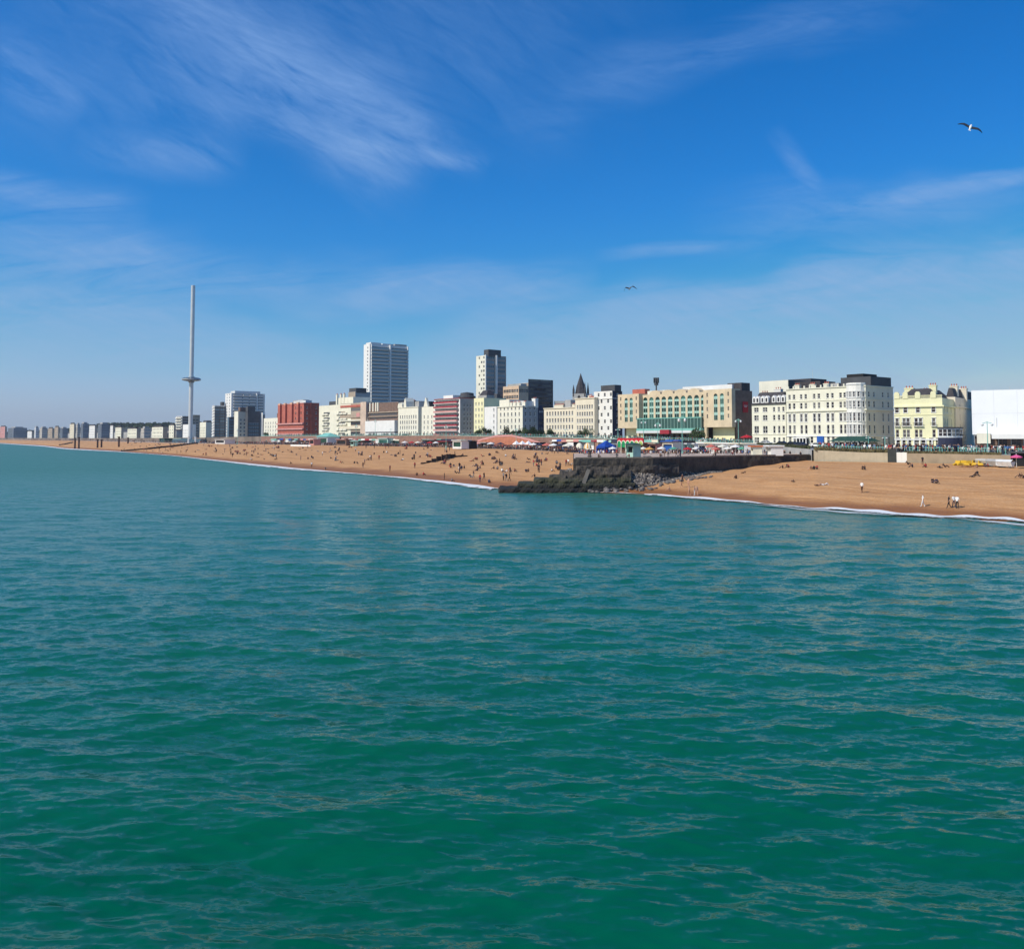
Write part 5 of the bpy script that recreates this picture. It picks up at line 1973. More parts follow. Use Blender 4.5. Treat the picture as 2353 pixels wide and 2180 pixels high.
stall('pavilion', 'beach pavilion with a wide turquoise hipped roof, below the red brick hotel', 'pavilion', 740, 1021, 17, 9, 5.6, LGREY, TEAL, 'hip', openm=DGREEN, z=600)
stall('shop', 'pink and grey shop unit left of the turquoise-roofed pavilion', 'shop', 716, 1021, 7, 5, 4.0, PINK, LGREY, z=590)
stall('shop', 'dark shop unit with pink fascia right of the turquoise-roofed pavilion', 'shop', 784, 1022, 14, 5, 3.8, BRICK, PINK, z=560)
stall('kiosk', 'small round pale turquoise kiosk on the beach edge before the conference centre', 'kiosk', 809, 1024, 4, 3, 3.0, PGREEN, PGREEN, 'hip', z=530)
stall('shop', 'pale turquoise glass-fronted shop below the exhibition hall', 'shop', 880, 1022, 13, 5, 4.6, PGREEN, LGREY, openm=GG, z=540)
stall('kiosk', 'white and grey flat-roofed kiosk left of the large brick ramp', 'kiosk', 1050, 1031, 8.6, 5, 3.7, WH, WH, openm=DGREEN)
stall('hut', 'black hut right beside the white and grey kiosk', 'hut', 1073, 1031, 4.4, 4, 3.4, BLACK, BLACK, openm=GREY)
stall('cafe_terrace', 'black-canopied cafe terrace right of the small orange ramp', 'cafe', 985, 0, 15, 6, 3.6, BRICK, BLACK, openm=BLACK, z=492)
stall('cafe_terrace', 'dark red canopied cafe terrace left of the white and grey kiosk', 'cafe', 1018, 0, 11, 6, 3.0, BRICK, RED2, openm=BLACK, z=462)
stall('cafe_terrace', 'dark covered terrace below the left slope of the large brick ramp', 'cafe', 1108, 0, 9, 4, 2.6, DARK, GREY, openm=BLACK, z=417)
stall('cafe_terrace', 'black hut at the right foot of the large brick ramp', 'hut', 1229, 0, 4.5, 4, 2.8, BLACK, BLACK, openm=BLACK, z=374)
stall('kiosk', 'tiny white block kiosk below the white bay houses', 'kiosk', 600, 1018, 6, 4, 2.6, WH, WH)
stall('beach_bar', 'low grey-roofed beach bar below the dark glass tower', 'bar', 505, 1017, 30, 8, 3.4, LGREY, LGREY, z=700)
stall('beach_bar', 'pale blue flat-roofed shelter left of the steel column', 'bar', 408, 1014, 30, 8, 4.0, LGREY, PGREEN, openm=GB, z=880)
stall('beach_bar', 'dark green beach bar left of the pale blue shelter', 'bar', 372, 1013, 22, 8, 4.0, DGREEN, DGREEN, openm=GG, z=920)
for k, (px, lb) in enumerate(((1181, 'leftmost of three white peaked tents under the brick ramp'), (1195, 'middle one of three white peaked tents under the brick ramp'), (1209, 'rightmost of three white peaked tents under the brick ramp'))):
    r_ = place('tent', lb, 'tent', px, 372, LOW, group='white peaked tents')
    a = MB(); w = 2.4
    v = [(-w / 2 - .1, -.1, 2.3), (w / 2 + .1, -.1, 2.3), (w / 2 + .1, w, 2.3), (-w / 2 - .1, w, 2.3), (0, w / 2, 3.8)]
    for q in ((0, 1, 4), (1, 2, 4), (2, 3, 4), (3, 0, 4)): a.face([v[j] for j in q])
    a.build('canopy', SHEET, r_)
    for x in (-w / 2, w / 2):
        for y_ in (0, w - .1):
            a = MB(); a.tube((x, y_, 0), (x, y_, 2.3), .04, n=5); a.build('leg', METAL, r_)


def parasol(label, px, y, r0, h, m, lev=LOW, z=None, group=None):
    z = z or zgnd(y, lev)
    r_ = place('parasol', label, 'parasol', px, z, lev, group=group)
    a = MB(); a.tube((0, 0, 0), (0, 0, h + .2), .04, n=6); a.build('pole', WH, r_)
    a = MB()
    n = 10
    for i in range(n):
        a0, a1 = 2 * math.pi * i / n, 2 * math.pi * (i + 1) / n
        a.face([(0, 0, h), (r0 * math.cos(a0), r0 * math.sin(a0), h - r0 * .38), (r0 * math.cos(a1), r0 * math.sin(a1), h - r0 * .38)])
        a.face([(r0 * math.cos(a0), r0 * math.sin(a0), h - r0 * .38), (r0 * math.cos(a0), r0 * math.sin(a0), h - r0 * .38 - .2), (r0 * math.cos(a1), r0 * math.sin(a1), h - r0 * .38 - .2), (r0 * math.cos(a1), r0 * math.sin(a1), h - r0 * .38)])
    a.build('canopy', m, r_)


def dome(label, px, y, w, h, m, m2):
    """tilted shell of a fairground stand"""
    r_ = place('fairground_shell', label, 'stand', px, zgnd(y), LOW)
    a = MB()
    for j in range(7):
        for i in range(14):
            def pt(i, j):
                th = math.pi * 2 * i / 14
                ph = math.pi / 2 * j / 7
                return (w / 2 * math.cos(th) * math.cos(ph), w / 4 * math.sin(ph) * 0 + w / 2 * math.sin(th) * math.cos(ph) * .8 + w / 2, h * .35 + h * .65 * math.sin(ph))
            a.face([pt(i, j), pt(i + 1, j), pt(i + 1, j + 1), pt(i, j + 1)], i % 2)
    a.build('canopy', [m, m2], r_)
    a = MB()
    for i in range(6):
        th = math.pi * 2 * i / 6
        a.tube((w / 2.1 * math.cos(th), w / 2.1 * math.sin(th) * .8 + w / 2, 0), (w / 2.1 * math.cos(th), w / 2.1 * math.sin(th) * .8 + w / 2, h * .4), .07, n=5)
    a.build('frame', METAL, r_)


dome('cream domed stand with an ornate frame at the left end of the groyne platform', 1323, 1037, 3.2, 3.2, IVORY, CREAM2)
dome('orange and cream domed stand beside the cream domed stand', 1341, 1038, 3.4, 3.3, GOLD, IVORY)
stall('tent', 'bright blue draped tent near the left end of the groyne platform', 'tent', 1380, 1044, 5.0, 4, 2.3, mat('blue_tarp', (.008, .06, .36), var=.3, scale=.8), mat('blue_tarp', (.008, .06, .36), var=.3, scale=.8), 'peak', openm=mat('blue_tarp', (.008, .06, .36), var=.3, scale=.8))
stall('awning_stall', 'white awning stall leaning over the blue draped tent', 'stall', 1395, 1040, 4.4, 3, 2.8, BRICK, WH, z=292)
# carnival arcade
ca = place('carnival_arcade', 'red-topped carnival arcade with cream scalloped arches and green tarpaulins', 'arcade', 1448, 262, LOW)
WA = 12.2
a = MB(); a.box(-WA / 2, WA / 2, 0, .3, 3.6, 5.0); a.build('fascia', REDP, ca)
for i in range(6):
    cx_ = -WA / 2 + WA * (i + .5) / 6
    rr0 = WA / 12
    a = MB()
    for (r1, r2, y0, mi) in ((rr0 * 1.0, rr0 * .78, -.15, 0),):
        for t in range(0, 180, 15):
            def q(r__, tt): return (cx_ + r__ * math.cos(R(tt)), 3.3 + r__ * math.sin(R(tt)) * 1.05)
            pl4 = [q(r1, t), q(r1, t + 15), q(r2, t + 15), q(r2, t)]
            a.extr(list(reversed(pl4)), y0, y0 + .12, 0)
    a.build('scallop', IVORY, ca)
    a = MB(); pl4 = [(cx_ + rr0 * .76 * math.cos(R(t)), 3.3 + rr0 * .8 * math.sin(R(t))) for t in range(0, 181, 20)]
    a.extr([(cx_ - rr0 * .76, 2.2 + (.8 if i > 3 else 0)), (cx_ + rr0 * .76, 2.2 + (.8 if i > 3 else 0))] + pl4, -.02, .0)
    a.build('tarpaulin', mat('green_tarp', (.01, .30, .10)) if i < 4 else mat('lime_paint', (.45, .62, .16)), ca)
    a = MB(); a.box(cx_ - rr0 - .08, cx_ - rr0 + .08, -.2, .0, 0, 3.3); a.build('column', IVORY if i < 4 else mat('lime_paint', (.45, .62, .16)), ca)
a = MB(); a.box(-WA / 2, WA / 2, 1.6, 1.7, 0, 3.5); a.build('back_wall', BRICK, ca)
stall('ride_booth', 'round grey-green ride booth in front of the carnival arcade', 'booth', 1447, 1051, 2.2, 2, 2.6, PGREEN, DGREEN, 'hip', lev=5.97, z=178)
stall('stairs_block', 'pinkish stair block with a sloping handrail right of the carnival arcade', 'stairs', 1500, 1046, 3.2, 3, 3.2, PINK, TAN, z=262)
stall('stall', 'stall with a deep blue awning and cream post below the glazed hotel front', 'stall', 1534, 1046, 4.6, 3, 3.9, IVORY, BLUE, openm=BLUE, z=256)
for k in range(3):
    a = stall('arcade_shop', ['white arched shop just left of the tallest lamp standard', 'pale blue and white shop directly behind the tallest lamp standard', 'white arched shop right of the tallest lamp standard'][k], 'shop', 1556 + k * 17, 1046, 2.8, 3, 3.2, [STU, PGREEN, WH][k], [STU, WH, WH][k], openm=[BRICK, GG, BLACK][k], z=262)
for k in range(6):
    stall('arcade_shop', ['first', 'second', 'third', 'fourth', 'fifth', 'sixth'][k] + ' white shopfront from the left, below the white arcade wall', 'shop', 1613 + k * 19, 1046, 3.2, 3, 3.4, WH, [WH, CREAM2, WH, WH, IVORY, CREAM][k], openm=[BLACK, GREY, DARK, GREY, BLACK, GREEN][k], z=256 - k * 3, group='white shopfronts below the arcade wall')
parasol('red and white parasol among the tables below the white arcade wall', 1634, 1050, 1.2, 2.5, mat('coral_fabric', (.62, .16, .12)), lev=5.97, z=196)
parasol('white parasol left of the long white kiosk on the platform', 1690, 1050, 1.1, 2.4, WH, lev=5.97, z=198)
parasol('cream parasol left of the coral parasol on the platform', 1660, 1050, 1.1, 2.4, IVORY, lev=5.97, z=204)
parasol('large red parasol left of the mansard hotel, up at road level', 1716, 1022, 2.2, 3.2, REDP, lev=street(1716), z=300)
pc = {'red': REDP, 'white': WH, 'cream': IVORY, 'blue': BLUE, 'orange': GOLD, 'green': GREEN, 'pink': PINK, 'coral': mat('coral_fabric', (.62, .16, .12)), 'navy': NAVY}
ordw = ['first', 'second', 'third', 'fourth', 'fifth', 'sixth', 'seventh', 'eighth', 'ninth', 'tenth', 'eleventh', 'twelfth', 'thirteenth', 'fourteenth', 'fifteenth', 'sixteenth', 'seventeenth', 'eighteenth']
for k, (px, c_) in enumerate([(628, 'white'), (676, 'white'), (930, 'white'), (946, 'red'), (960, 'cream'), (975, 'navy'), (988, 'red'), (1002, 'white'), (1014, 'navy'), (1100, 'pink'), (1128, 'white'), (1150, 'navy'), (1226, 'white'), (1240, 'navy'), (1256, 'coral'), (1272, 'white'), (1288, 'navy'), (1304, 'cream')]):
    parasol('%s parasol, %s from the left of the row at the top of the beach' % (c_, ordw[k]), px, 0, 1.9, 3.0, pc[c_], z=zb(px) + 3 + (k % 3) * 2.5, group='parasols at the top of the beach')
for k, (px, c_) in enumerate([(1408, 'white'), (1478, 'cream'), (1492, 'orange'), (1520, 'white'), (1548, 'green'), (1580, 'red'), (1600, 'white'), (1612, 'navy'), (1645, 'coral'), (1672, 'white'), (1705, 'green')]):
    parasol('%s parasol, %s from the left along the back of the groyne platform' % (c_, ordw[k]), px, 0, 1.25, 2.6, pc[c_], lev=LOW, z=246 - (k % 3) * 5, group='parasols behind the groyne platform')
wk = stall('white_kiosk', 'long low white kiosk with black openings on the groyne platform', 'kiosk', 1766, 1052, 6.0, 2.6, 2.0, WH, WH, lev=5.97, z=196)
for k in range(5):
    a = MB(); x = -2.4 + k * 1.15; a.box(x, x + .12, -.06, -.005, .95, 1.75); a.build('mullion', WH, wk)
stall('orange_kiosk', 'small orange and cream kiosk left of the long white kiosk', 'kiosk', 1728, 1050, 2.8, 2, 1.9, CREAM, mat('orange_sign', (.62, .16, .05)), lev=5.97, z=198)
# right-hand end
stall('container_cafe', 'black flat-roofed container cafe at the right edge of the beach', 'cafe', 2356, 1068, 5.4, 3, 2.4, BLACK, DARK, z=158, lev=LOW - .05)
parasol('bright pink parasol beside the black container cafe', 2336, 1071, .95, 2.2, mat('pink_fabric', (.75, .12, .30)), z=153)
for k in range(3):
    bt_ = place('boat', ['white covered dinghy left of the pink parasol', 'grey covered dinghy, middle one below the right-hand railing', 'pale covered dinghy right of the yellow pedal boats'][k], 'dinghy', 2308 - k * 24, 157 + k * 3, LOW - .1, group='covered dinghies on the beach')
    a = MB(); L = 1.7
    sec = [(-L, .05, .5), (-L * .6, .55, .35), (0, .75, .3), (L * .6, .7, .3), (L, .6, .3)]
    for i in range(4):
        (x0, w0, b0_), (x1, w1, b1_) = sec[i], sec[i + 1]
        for s_ in (-1, 1):
            q = [(x0, s_ * w0, 1.0), (x1, s_ * w1, .95), (x1, s_ * w1 * .4, b1_ - .2), (x0, s_ * w0 * .4, b0_ - .2)]
            a.face(q if s_ < 0 else q[::-1])
        a.face([(x0, -w0, 1.0), (x0, 0, 1.35), (x1, 0, 1.35), (x1, -w1, .95)]); a.face([(x0, w0, 1.0), (x1, w1, .95), (x1, 0, 1.35), (x0, 0, 1.35)])
    a.face([(L, -.6, .95), (L, .6, .95), (L, .24, .1), (L, -.24, .1)])
    a.build('hull', [LGREY, GREY, FGREY][k], bt_)
YP = mat('yellow_plastic', (.72, .46, .04), var=.06, rough=.4)
for k in range(5):
    bt_ = place('pedal_boat', ['leftmost', 'second', 'middle', 'fourth', 'rightmost'][k] + ' yellow pedal boat at the top of the right-hand beach', 'pedal boat', 2202 + k * 11.5, 163 + (k % 2) * 2, LOW - .05, rz=.6 + k * .5, group='yellow pedal boats')
    for s_ in (-.4, .4):
        a = MB(); a.lathe([(.05, 0), (.16, .12), (.2, .5), (.2, 1.7), (.05, 2.2)], 8); o = a.build('float', YP, bt_); o.rotation_euler = (0, R(90), 0); o.location = (-1.1, s_, .2)
    a = MB(); a.box(-.7, .5, -.45, .45, .36, .5); a.box(-.2, 0, -.45, .45, .5, .95); a.build('seat', YP, bt_)
# turquoise ramp wall by the yellow hotel
tw = place('turquoise_ramp', 'turquoise sloping ramp wall in front of the yellow hotel', 'ramp', 2164, 196, street(2160))
a = MB(); a.extr([(-3.6, .9), (-2.4, -.9), (1.5, -.2), (3.4, .6), (3.4, .9)][::1], 0, .3); a.box(-3.6, 3.4, .31, 2.4, 0, .85); a.build('ramp_wall', TEAL, tw)
lw = place('low_white_wall', 'low white wall along the beach edge below the red brick hotel', 'wall', 690, zgnd(1025.5), LOW)
a = MB(); a.box(-14, 14, 0, .4, 0, 1.0); a.build('wall_body', WH, lw)

# ------------------------------------------------------------ cars
def car_parts(paint):
    prof = [(-2.15, .35), (2.15, .35), (2.2, .75), (1.95, .88), (1.15, .95), (.55, 1.42), (-.95, 1.45), (-1.75, 1.0), (-2.15, .92)]
    a = MB()
    n = len(prof)
    for y, k in ((-.85, 1), (.85, 1)): a.v += [(x, y * (1.0 if z < 1 else .82), z) for x, z in prof]
    a.f.append(tuple(reversed(range(n)))[::-1]); a.m.append(0)
    a.f.append(tuple(range(2 * n - 1, n - 1, -1))); a.m.append(0)
    for i in range(n):
        j = (i + 1) % n
        a.f.append((i, n + i, n + j, j)); a.m.append(0)
    body = a.mesh('body', [paint])
    a = MB()
    for s_ in (-1, 1):
        q = [(-1.5, s_ * .86, 1.0), (1.0, s_ * .86, 1.0), (.5, s_ * .76, 1.36), (-.9, s_ * .76, 1.38)]
        a.face(q if s_ < 0 else q[::-1])
    a.face([(1.17, -.7, .98), (1.17, .7, .98), (.6, .62, 1.38), (.6, -.62, 1.38)])
    a.face([(-1.76, .7, 1.04), (-1.76, -.7, 1.04), (-1.02, -.62, 1.42), (-1.02, .62, 1.42)])
    glz = a.mesh('windows', [G])
    a = MB(); a.tube((0, -.12, 0), (0, .12, 0), .33, n=14); wh = a.mesh('wheel', [BLACK])
    return body, glz, wh


PAINT = {'black': BLACK, 'white': WH, 'silver': LGREY, 'red': REDP, 'blue': NAVY, 'grey': GREY}
CP = {k: car_parts(v) for k, v in PAINT.items()}
cars = [(1640, 'black', .30), (1656, 'blue', .28), (1668, 'black', .3), (1618, 'white', .4), (1470, 'black', .30), (1455, 'white', .35), (1500, 'silver', .5), (1530, 'grey', .5), (1585, 'black', .4),
        (1300, 'silver', .4), (1330, 'black', .35), (1262, 'white', .4), (1220, 'blue', .4), (1150, 'black', .4), (1120, 'silver', .4), (1085, 'black', .4), (1010, 'red', .4), (960, 'white', .4), (930, 'black', .4),
        (890, 'grey', .4), (850, 'black', .4), (815, 'white', .4), (770, 'silver', .4), (700, 'black', .4), (660, 'blue', .4), (1760, 'silver', .55), (1795, 'black', .5), (1822, 'black', .62), (1840, 'blue', .55), (1880, 'white', .6), (1902, 'red', .62), (2090, 'white', .5), (2110, 'grey', .5), (2150, 'black', .22), (2182, 'black', .20), (2230, 'white', .5), (2290, 'silver', .45)]
NEARB = [(2300, 'the white sheeting'), (2200, 'the yellow hotel'), (2000, 'the green-roofed shelter'), (1860, 'the cream hotel'), (1740, 'the mansard hotel'), (1430, 'the arched stone hotel'), (1365, 'the tall white block'), (1240, 'the long cream terrace'), (1143, 'the white corner hotel'), (1089, 'the white townhouse'), (998, 'the pink striped hotel'), (915, 'the white gabled hotel'), (848, 'the exhibition hall'), (783, 'the conference centre'), (733, 'the cream balcony hotel'), (600, 'the red brick hotel'), (0, 'the left seafront')]
def near(px):
    for lim, nm in NEARB:
        if px >= lim: return nm
seen, cnt = {}, {}
for px, c_, f in cars:
    lb = '%s car on the road in front of %s' % (c_, near(px))
    seen[lb] = seen.get(lb, 0) + 1
for px, c_, f in cars:
    z = zr(px) + (zf(px) - zr(px)) * f
    lb = '%s car on the road in front of %s' % (c_, near(px))
    if seen[lb] > 1:
        cnt[lb] = cnt.get(lb, 0) + 1
        same = sorted(q_[0] for q_ in cars if q_[1] == c_ and near(q_[0]) == near(px))
        lb = {2: ['left', 'right'], 3: ['left', 'middle', 'right'], 4: ['leftmost', 'second', 'third', 'rightmost']}[len(same)][same.index(px)] + ' ' + lb
    r_ = place('car', lb, 'car', px, z, street(px) - .1 if f < .79 and f > .22 else street(px), rz=tangent(px, zf) + (math.pi if px % 2 else 0), group='cars along the seafront road')
    bd, gl_, wh = CP[c_]
    for nm, me in (('body', bd), ('windows', gl_)):
        o = bpy.data.objects.new(nm, me); col.objects.link(o); o.parent = r_
    for x in (-1.35, 1.35):
        for y_ in (-.78, .78):
            o = bpy.data.objects.new('wheel', wh); col.objects.link(o); o.parent = r_; o.location = (x, y_, .33)

# ------------------------------------------------------------ trees, planting, hills
LEAF = mat('foliage', (.045, .075, .025), var=.4, scale=1.2)
BARK = mat('bark', (.10, .075, .05), scale=2)
def tree_meshes(seed, h, r0):
    rs_ = np.random.RandomState(seed)
    a = MB()
    a.lathe([(.16, 0), (.11, h * .45), (.05, h * .7)], 7)
    for k in range(5):
        th = rs_.rand() * 6.28
        a.tube((0, 0, h * .35 + k * .15), (math.cos(th) * r0 * .6, math.sin(th) * r0 * .6, h * .6 + k * .2), .06, .02, 5)
    tr = a.mesh('trunk', [BARK])
    a = MB()
    blobs = [(rs_.normal(0, r0 * .45), rs_.normal(0, r0 * .45), h * .52 + rs_.normal(0, h * .13), r0 * rs_.uniform(.4, .65)) for _ in range(9)]
    for k in range(900):
        bx_, by_, bz_, br_ = blobs[k % 9]
        v = Vector(rs_.normal(0, 1, 3)).normalized() * br_ * rs_.uniform(.5, 1.1)
        c_ = Vector((bx_, by_, bz_)) + v
        d1 = Vector(rs_.normal(0, 1, 3)).normalized() * .30; d2 = d1.orthogonal().normalized() * .22
        a.face([c_ - d1, c_ + d2, c_ + d1, c_ - d2])
    return tr, a.mesh('crown', [LEAF])
TR = [tree_meshes(k, 3.9 + k * .5, 2.3 + k * .3) for k in range(4)]
tl = [(610, 'first'), (1102, 'second'), (1118, 'third'), (1161, 'fourth'), (1176, 'fifth'), (1190, 'sixth'), (1207, 'seventh'), (1221, 'eighth'), (1238, 'ninth'), (1262, 'tenth'), (1342, 'eleventh'), (1600, 'twelfth')]
for k, (px, w_) in enumerate(tl):
    z = zr(px) + (zf(px) - zr(px)) * .86
    r_ = place('tree', 'small dark evergreen tree, %s from the left, on the pavement before %s' % (w_, near(px)), 'tree', px, z, street(px), rz=k * 1.3, group='small trees on the hotel pavement')
    for nm, me in (('trunk', TR[k % 4][0]), ('crown', TR[k % 4][1])):
        o = bpy.data.objects.new(nm, me); col.objects.link(o); o.parent = r_

def planting(name, px0, px1, zfun, lev, n, h, m, seed):
    rs_ = np.random.RandomState(seed); a = MB()
    for k in range(n):
        p = rs_.uniform(px0, px1); c_ = lv(p, zfun(p) + rs_.uniform(.6, 3.5), lev(p))
        hh = h * rs_.uniform(.4, 1.2)
        for j in range(4):
            d = Vector((rs_.uniform(-.4, .4), rs_.uniform(-.4, .4), hh)); s_ = Vector((rs_.uniform(-.14, .14), rs_.uniform(-.14, .14), 0))
            a.face([c_ - s_, c_ + s_, c_ + d])
    tag(a.build(name, m), kind='stuff')
planting('dune_grass', 1872, 2052, zr, street, 1500, .8, mat('dry_grass', (.20, .16, .07), var=.3), 3)
planting('dune_grass', 2080, 2300, zr, street, 900, .5, mat('dry_grass', (.20, .16, .07), var=.3), 4)
planting('shrubs', 1740, 1862, zr, street, 900, .9, mat('shrub_leaf', (.09, .10, .045), var=.3), 6)

# distant wooded ridge to the west
HM = mat('wooded_ridge', (.050, .062, .040), var=.35, scale=.02)
rws = []
rs_ = np.random.RandomState(9)
hpx = np.arange(-700, 640, 8)
hn = np.cumsum(rs_.normal(0, .9, len(hpx))); hn -= np.linspace(hn[0], hn[-1], len(hpx))
for i, px in enumerate(hpx):
    z = zf(px) + 350
    yt = float(np.interp(px, [-700, 0, 60, 180, 230, 400, 560, 640], [1003, 1000, 996, 988, 977, 975, 973, 979])) + hn[i] * .35
    top = P(px, yt, z + 260).z
    rws.append([tuple(lv(px, z, 8)), tuple(lv(px, z + 120, 8 + (top - 8) * .7)), tuple(lv(px, z + 260, top)), tuple(lv(px, z + 700, top * .9)), tuple(lv(px, z + 1500, 0))])
tag(grid_obj('hills', np.array(rws).transpose(1, 0, 2), HM), kind='structure')
a = MB()
for k in range(2600):
    i = rs_.randint(0, len(hpx) - 1); f = rs_.rand()
    px = hpx[i] + f * 8; z = zf(px) + 350
    t = rs_.uniform(.25, 1.0)
    y_ = Vector(rws[i][1]).lerp(Vector(rws[i][2]), (t - .25) / .75)
    c_ = lv(px, y_.y, y_.z)
    s_ = rs_.uniform(3, 6.5) * y_.y / 2200
    for j in range(3):
        d1 = Vector((rs_.uniform(-1, 1), rs_.uniform(-1, 1), rs_.uniform(-.3, .3))).normalized() * s_; d2 = Vector((0, 0, s_ * rs_.uniform(.6, 1.1)))
        a.face([c_ - d1, c_ + d1, c_ + d1 * .5 + d2, c_ - d1 * .6 + d2])
tag(a.build('distant_wood', LEAF), kind='stuff')

# ------------------------------------------------------------ people
SKIN = mat('skin', (.52, .30, .20), var=0)
HAIR = mat('hair', (.035, .022, .015), var=0)
CL = {'black': mat('black_cloth', (.02, .02, .022), var=0), 'navy': mat('navy_cloth', (.02, .03, .07), var=0), 'white': mat('white_cloth', (.78, .77, .74), var=0),
      'red': mat('red_cloth', (.38, .03, .03), var=0), 'grey': mat('grey_cloth', (.18, .18, .19), var=0), 'brown': mat('brown_cloth', (.10, .05, .03), var=0), 'blue': mat('blue_cloth', (.05, .13, .30), var=0), 'pink': mat('pink_cloth', (.60, .25, .30), var=0)}
# skeletons: name -> list of (point, radius); edges; region of each bone
def pose(kind):
    if kind == 'standing' or kind == 'walking':
        w = .0 if kind == 'standing' else .22
        J = dict(pel=(0, 0, .95, .15), wai=(0, .0, 1.12, .13), che=(0, 0, 1.33, .155), nec=(0, 0, 1.48, .055), hd0=(0, .01, 1.57, .085), hd1=(0, .015, 1.68, .09),
                 hl=(-.1, 0, .90, .10), kl=(-.11, w * .6, .50, .062), al=(-.11, w, .09, .045), tl=(-.12, w + .16, .035, .035),
                 hr=(.1, 0, .90, .10), kr=(.11, -w * .1, .50, .062), ar=(.11, -w * 1.2, .09, .045), tr=(.12, -w * 1.2 + .16, .035, .035),
                 sl=(-.19, 0, 1.40, .06), el=(-.24, -w * .4, 1.13, .043), wl=(-.25, -w * .4 + .1, .88, .032), gl=(-.25, -w * .3 + .14, .79, .035),
                 sr=(.19, 0, 1.40, .06), er=(.24, w * .4, 1.13, .043), wr=(.25, w * .5 + .08, .88, .032), gr=(.25, w * .6 + .1, .79, .035))
    elif kind in ('sitting', 'leaning'):
        b = .10 if kind == 'sitting' else -.25
        J = dict(pel=(0, 0, .14, .15), wai=(0, b * .35, .32, .135), che=(0, b, .54, .155), nec=(0, b * 1.1 + .02, .68, .055), hd0=(0, b * 1.15 + .05, .77, .085), hd1=(0, b * 1.2 + .07, .87, .09),
                 hl=(-.1, .06, .14, .10), kl=(-.13, .42, .46, .062), al=(-.12, .68, .09, .045), tl=(-.12, .84, .05, .035),
                 hr=(.1, .06, .14, .10), kr=(.14, .44, .40, .062), ar=(.14, .72, .09, .045), tr=(.15, .87, .05, .035),
                 sl=(-.19, b, .60, .06), el=(-.26, b + (.15 if b > 0 else -.12), .38, .043), wl=(-.2, b + (.36 if b > 0 else -.22), .36 if b > 0 else .12, .032), gl=(-.16, b + (.44 if b > 0 else -.28), .38 if b > 0 else .05, .035),
                 sr=(.19, b, .60, .06), er=(.26, b + (.15 if b > 0 else -.12), .38, .043), wr=(.2, b + (.36 if b > 0 else -.22), .34 if b > 0 else .12, .032), gr=(.16, b + (.44 if b > 0 else -.28), .36 if b > 0 else .05, .035))
    else:
        J = dict(pel=(0, 0, .14, .14), wai=(0, -.18, .13, .12), che=(0, -.40, .15, .15), nec=(0, -.55, .15, .055), hd0=(0, -.64, .14, .085), hd1=(0, -.75, .15, .09),
                 hl=(-.1, .06, .12, .10), kl=(-.12, .46, .22, .062), al=(-.12, .84, .07, .045), tl=(-.13, .90, .16, .035),
                 hr=(.1, .06, .12, .10), kr=(.12, .44, .40, .062), ar=(.14, .72, .06, .045), tr=(.15, .84, .05, .035),
                 sl=(-.19, -.44, .14, .06), el=(-.36, -.30, .06, .043), wl=(-.38, -.05, .05, .032), gl=(-.38, .04, .05, .035),
                 sr=(.19, -.44, .14, .06), er=(.36, -.34, .06, .043), wr=(.30, -.10, .10, .032), gr=(.22, -.02, .24, .035))
    B = [('pel', 'wai', 1), ('wai', 'che', 1), ('che', 'nec', 1), ('nec', 'hd0', 0), ('hd0', 'hd1', 3),
         ('pel', 'hl', 2), ('hl', 'kl', 2), ('kl', 'al', 2), ('al', 'tl', 2), ('pel', 'hr', 2), ('hr', 'kr', 2), ('kr', 'ar', 2), ('ar', 'tr', 2),
         ('che', 'sl', 1), ('sl', 'el', 1), ('el', 'wl', 0), ('wl', 'gl', 0), ('che', 'sr', 1), ('sr', 'er', 1), ('er', 'wr', 0), ('wr', 'gr', 0)]
    return J, B


def body_mesh(kind, lev=1):
    J, B = pose(kind)
    names = list(J)
    ix = {n: i for i, n in enumerate(names)}
    me = bpy.data.meshes.new('tmp')
    me.from_pydata([J[n][:3] for n in names], [(ix[a], ix[b]) for a, b, _ in B], [])
    ob = bpy.data.objects.new('tmp', me)
    col.objects.link(ob)
    md = ob.modifiers.new('s', 'SKIN')
    md.use_smooth_shade = True
    for i, n in enumerate(names):
        r__ = J[n][3]
        me.skin_vertices[0].data[i].radius = (r__ * (1.12 if n in ('che', 'wai', 'pel') else 1), r__ * (.85 if n in ('che', 'wai') else 1))
    me.skin_vertices[0].data[ix['pel']].use_root = True
    sb = ob.modifiers.new('d', 'SUBSURF')
    sb.levels = lev
    dg = bpy.context.evaluated_depsgraph_get()
    dg.update()
    out = bpy.data.meshes.new_from_object(ob.evaluated_get(dg))
    bpy.data.objects.remove(ob)
    # region of each face from the nearest bone
    segs_ = [(Vector(J[a][:3]), Vector(J[b][:3]), r__) for a, b, r__ in B]
    ids = []
    for p in out.polygons:
        c = p.center
        best, bd = 0, 9
        for a, b, r__ in segs_:
            t = max(0, min(1, (c - a).dot(b - a) / max(1e-9, (b - a).length_squared)))
            d = (a + (b - a) * t - c).length
            if d < bd: best, bd = r__, d
        if best == 3:
            # hair on the back and top of the head, face in front
            f = c - Vector(J['hd0'][:3])
            up = (Vector(J['hd1'][:3]) - Vector(J['hd0'][:3])).normalized()
            best = 3 if (f.dot(up) > .09 or f.y < .015) else 0
        ids.append(best)
    out.polygons.foreach_set('material_index', ids)
    out.materials.clear()
    return out, ids


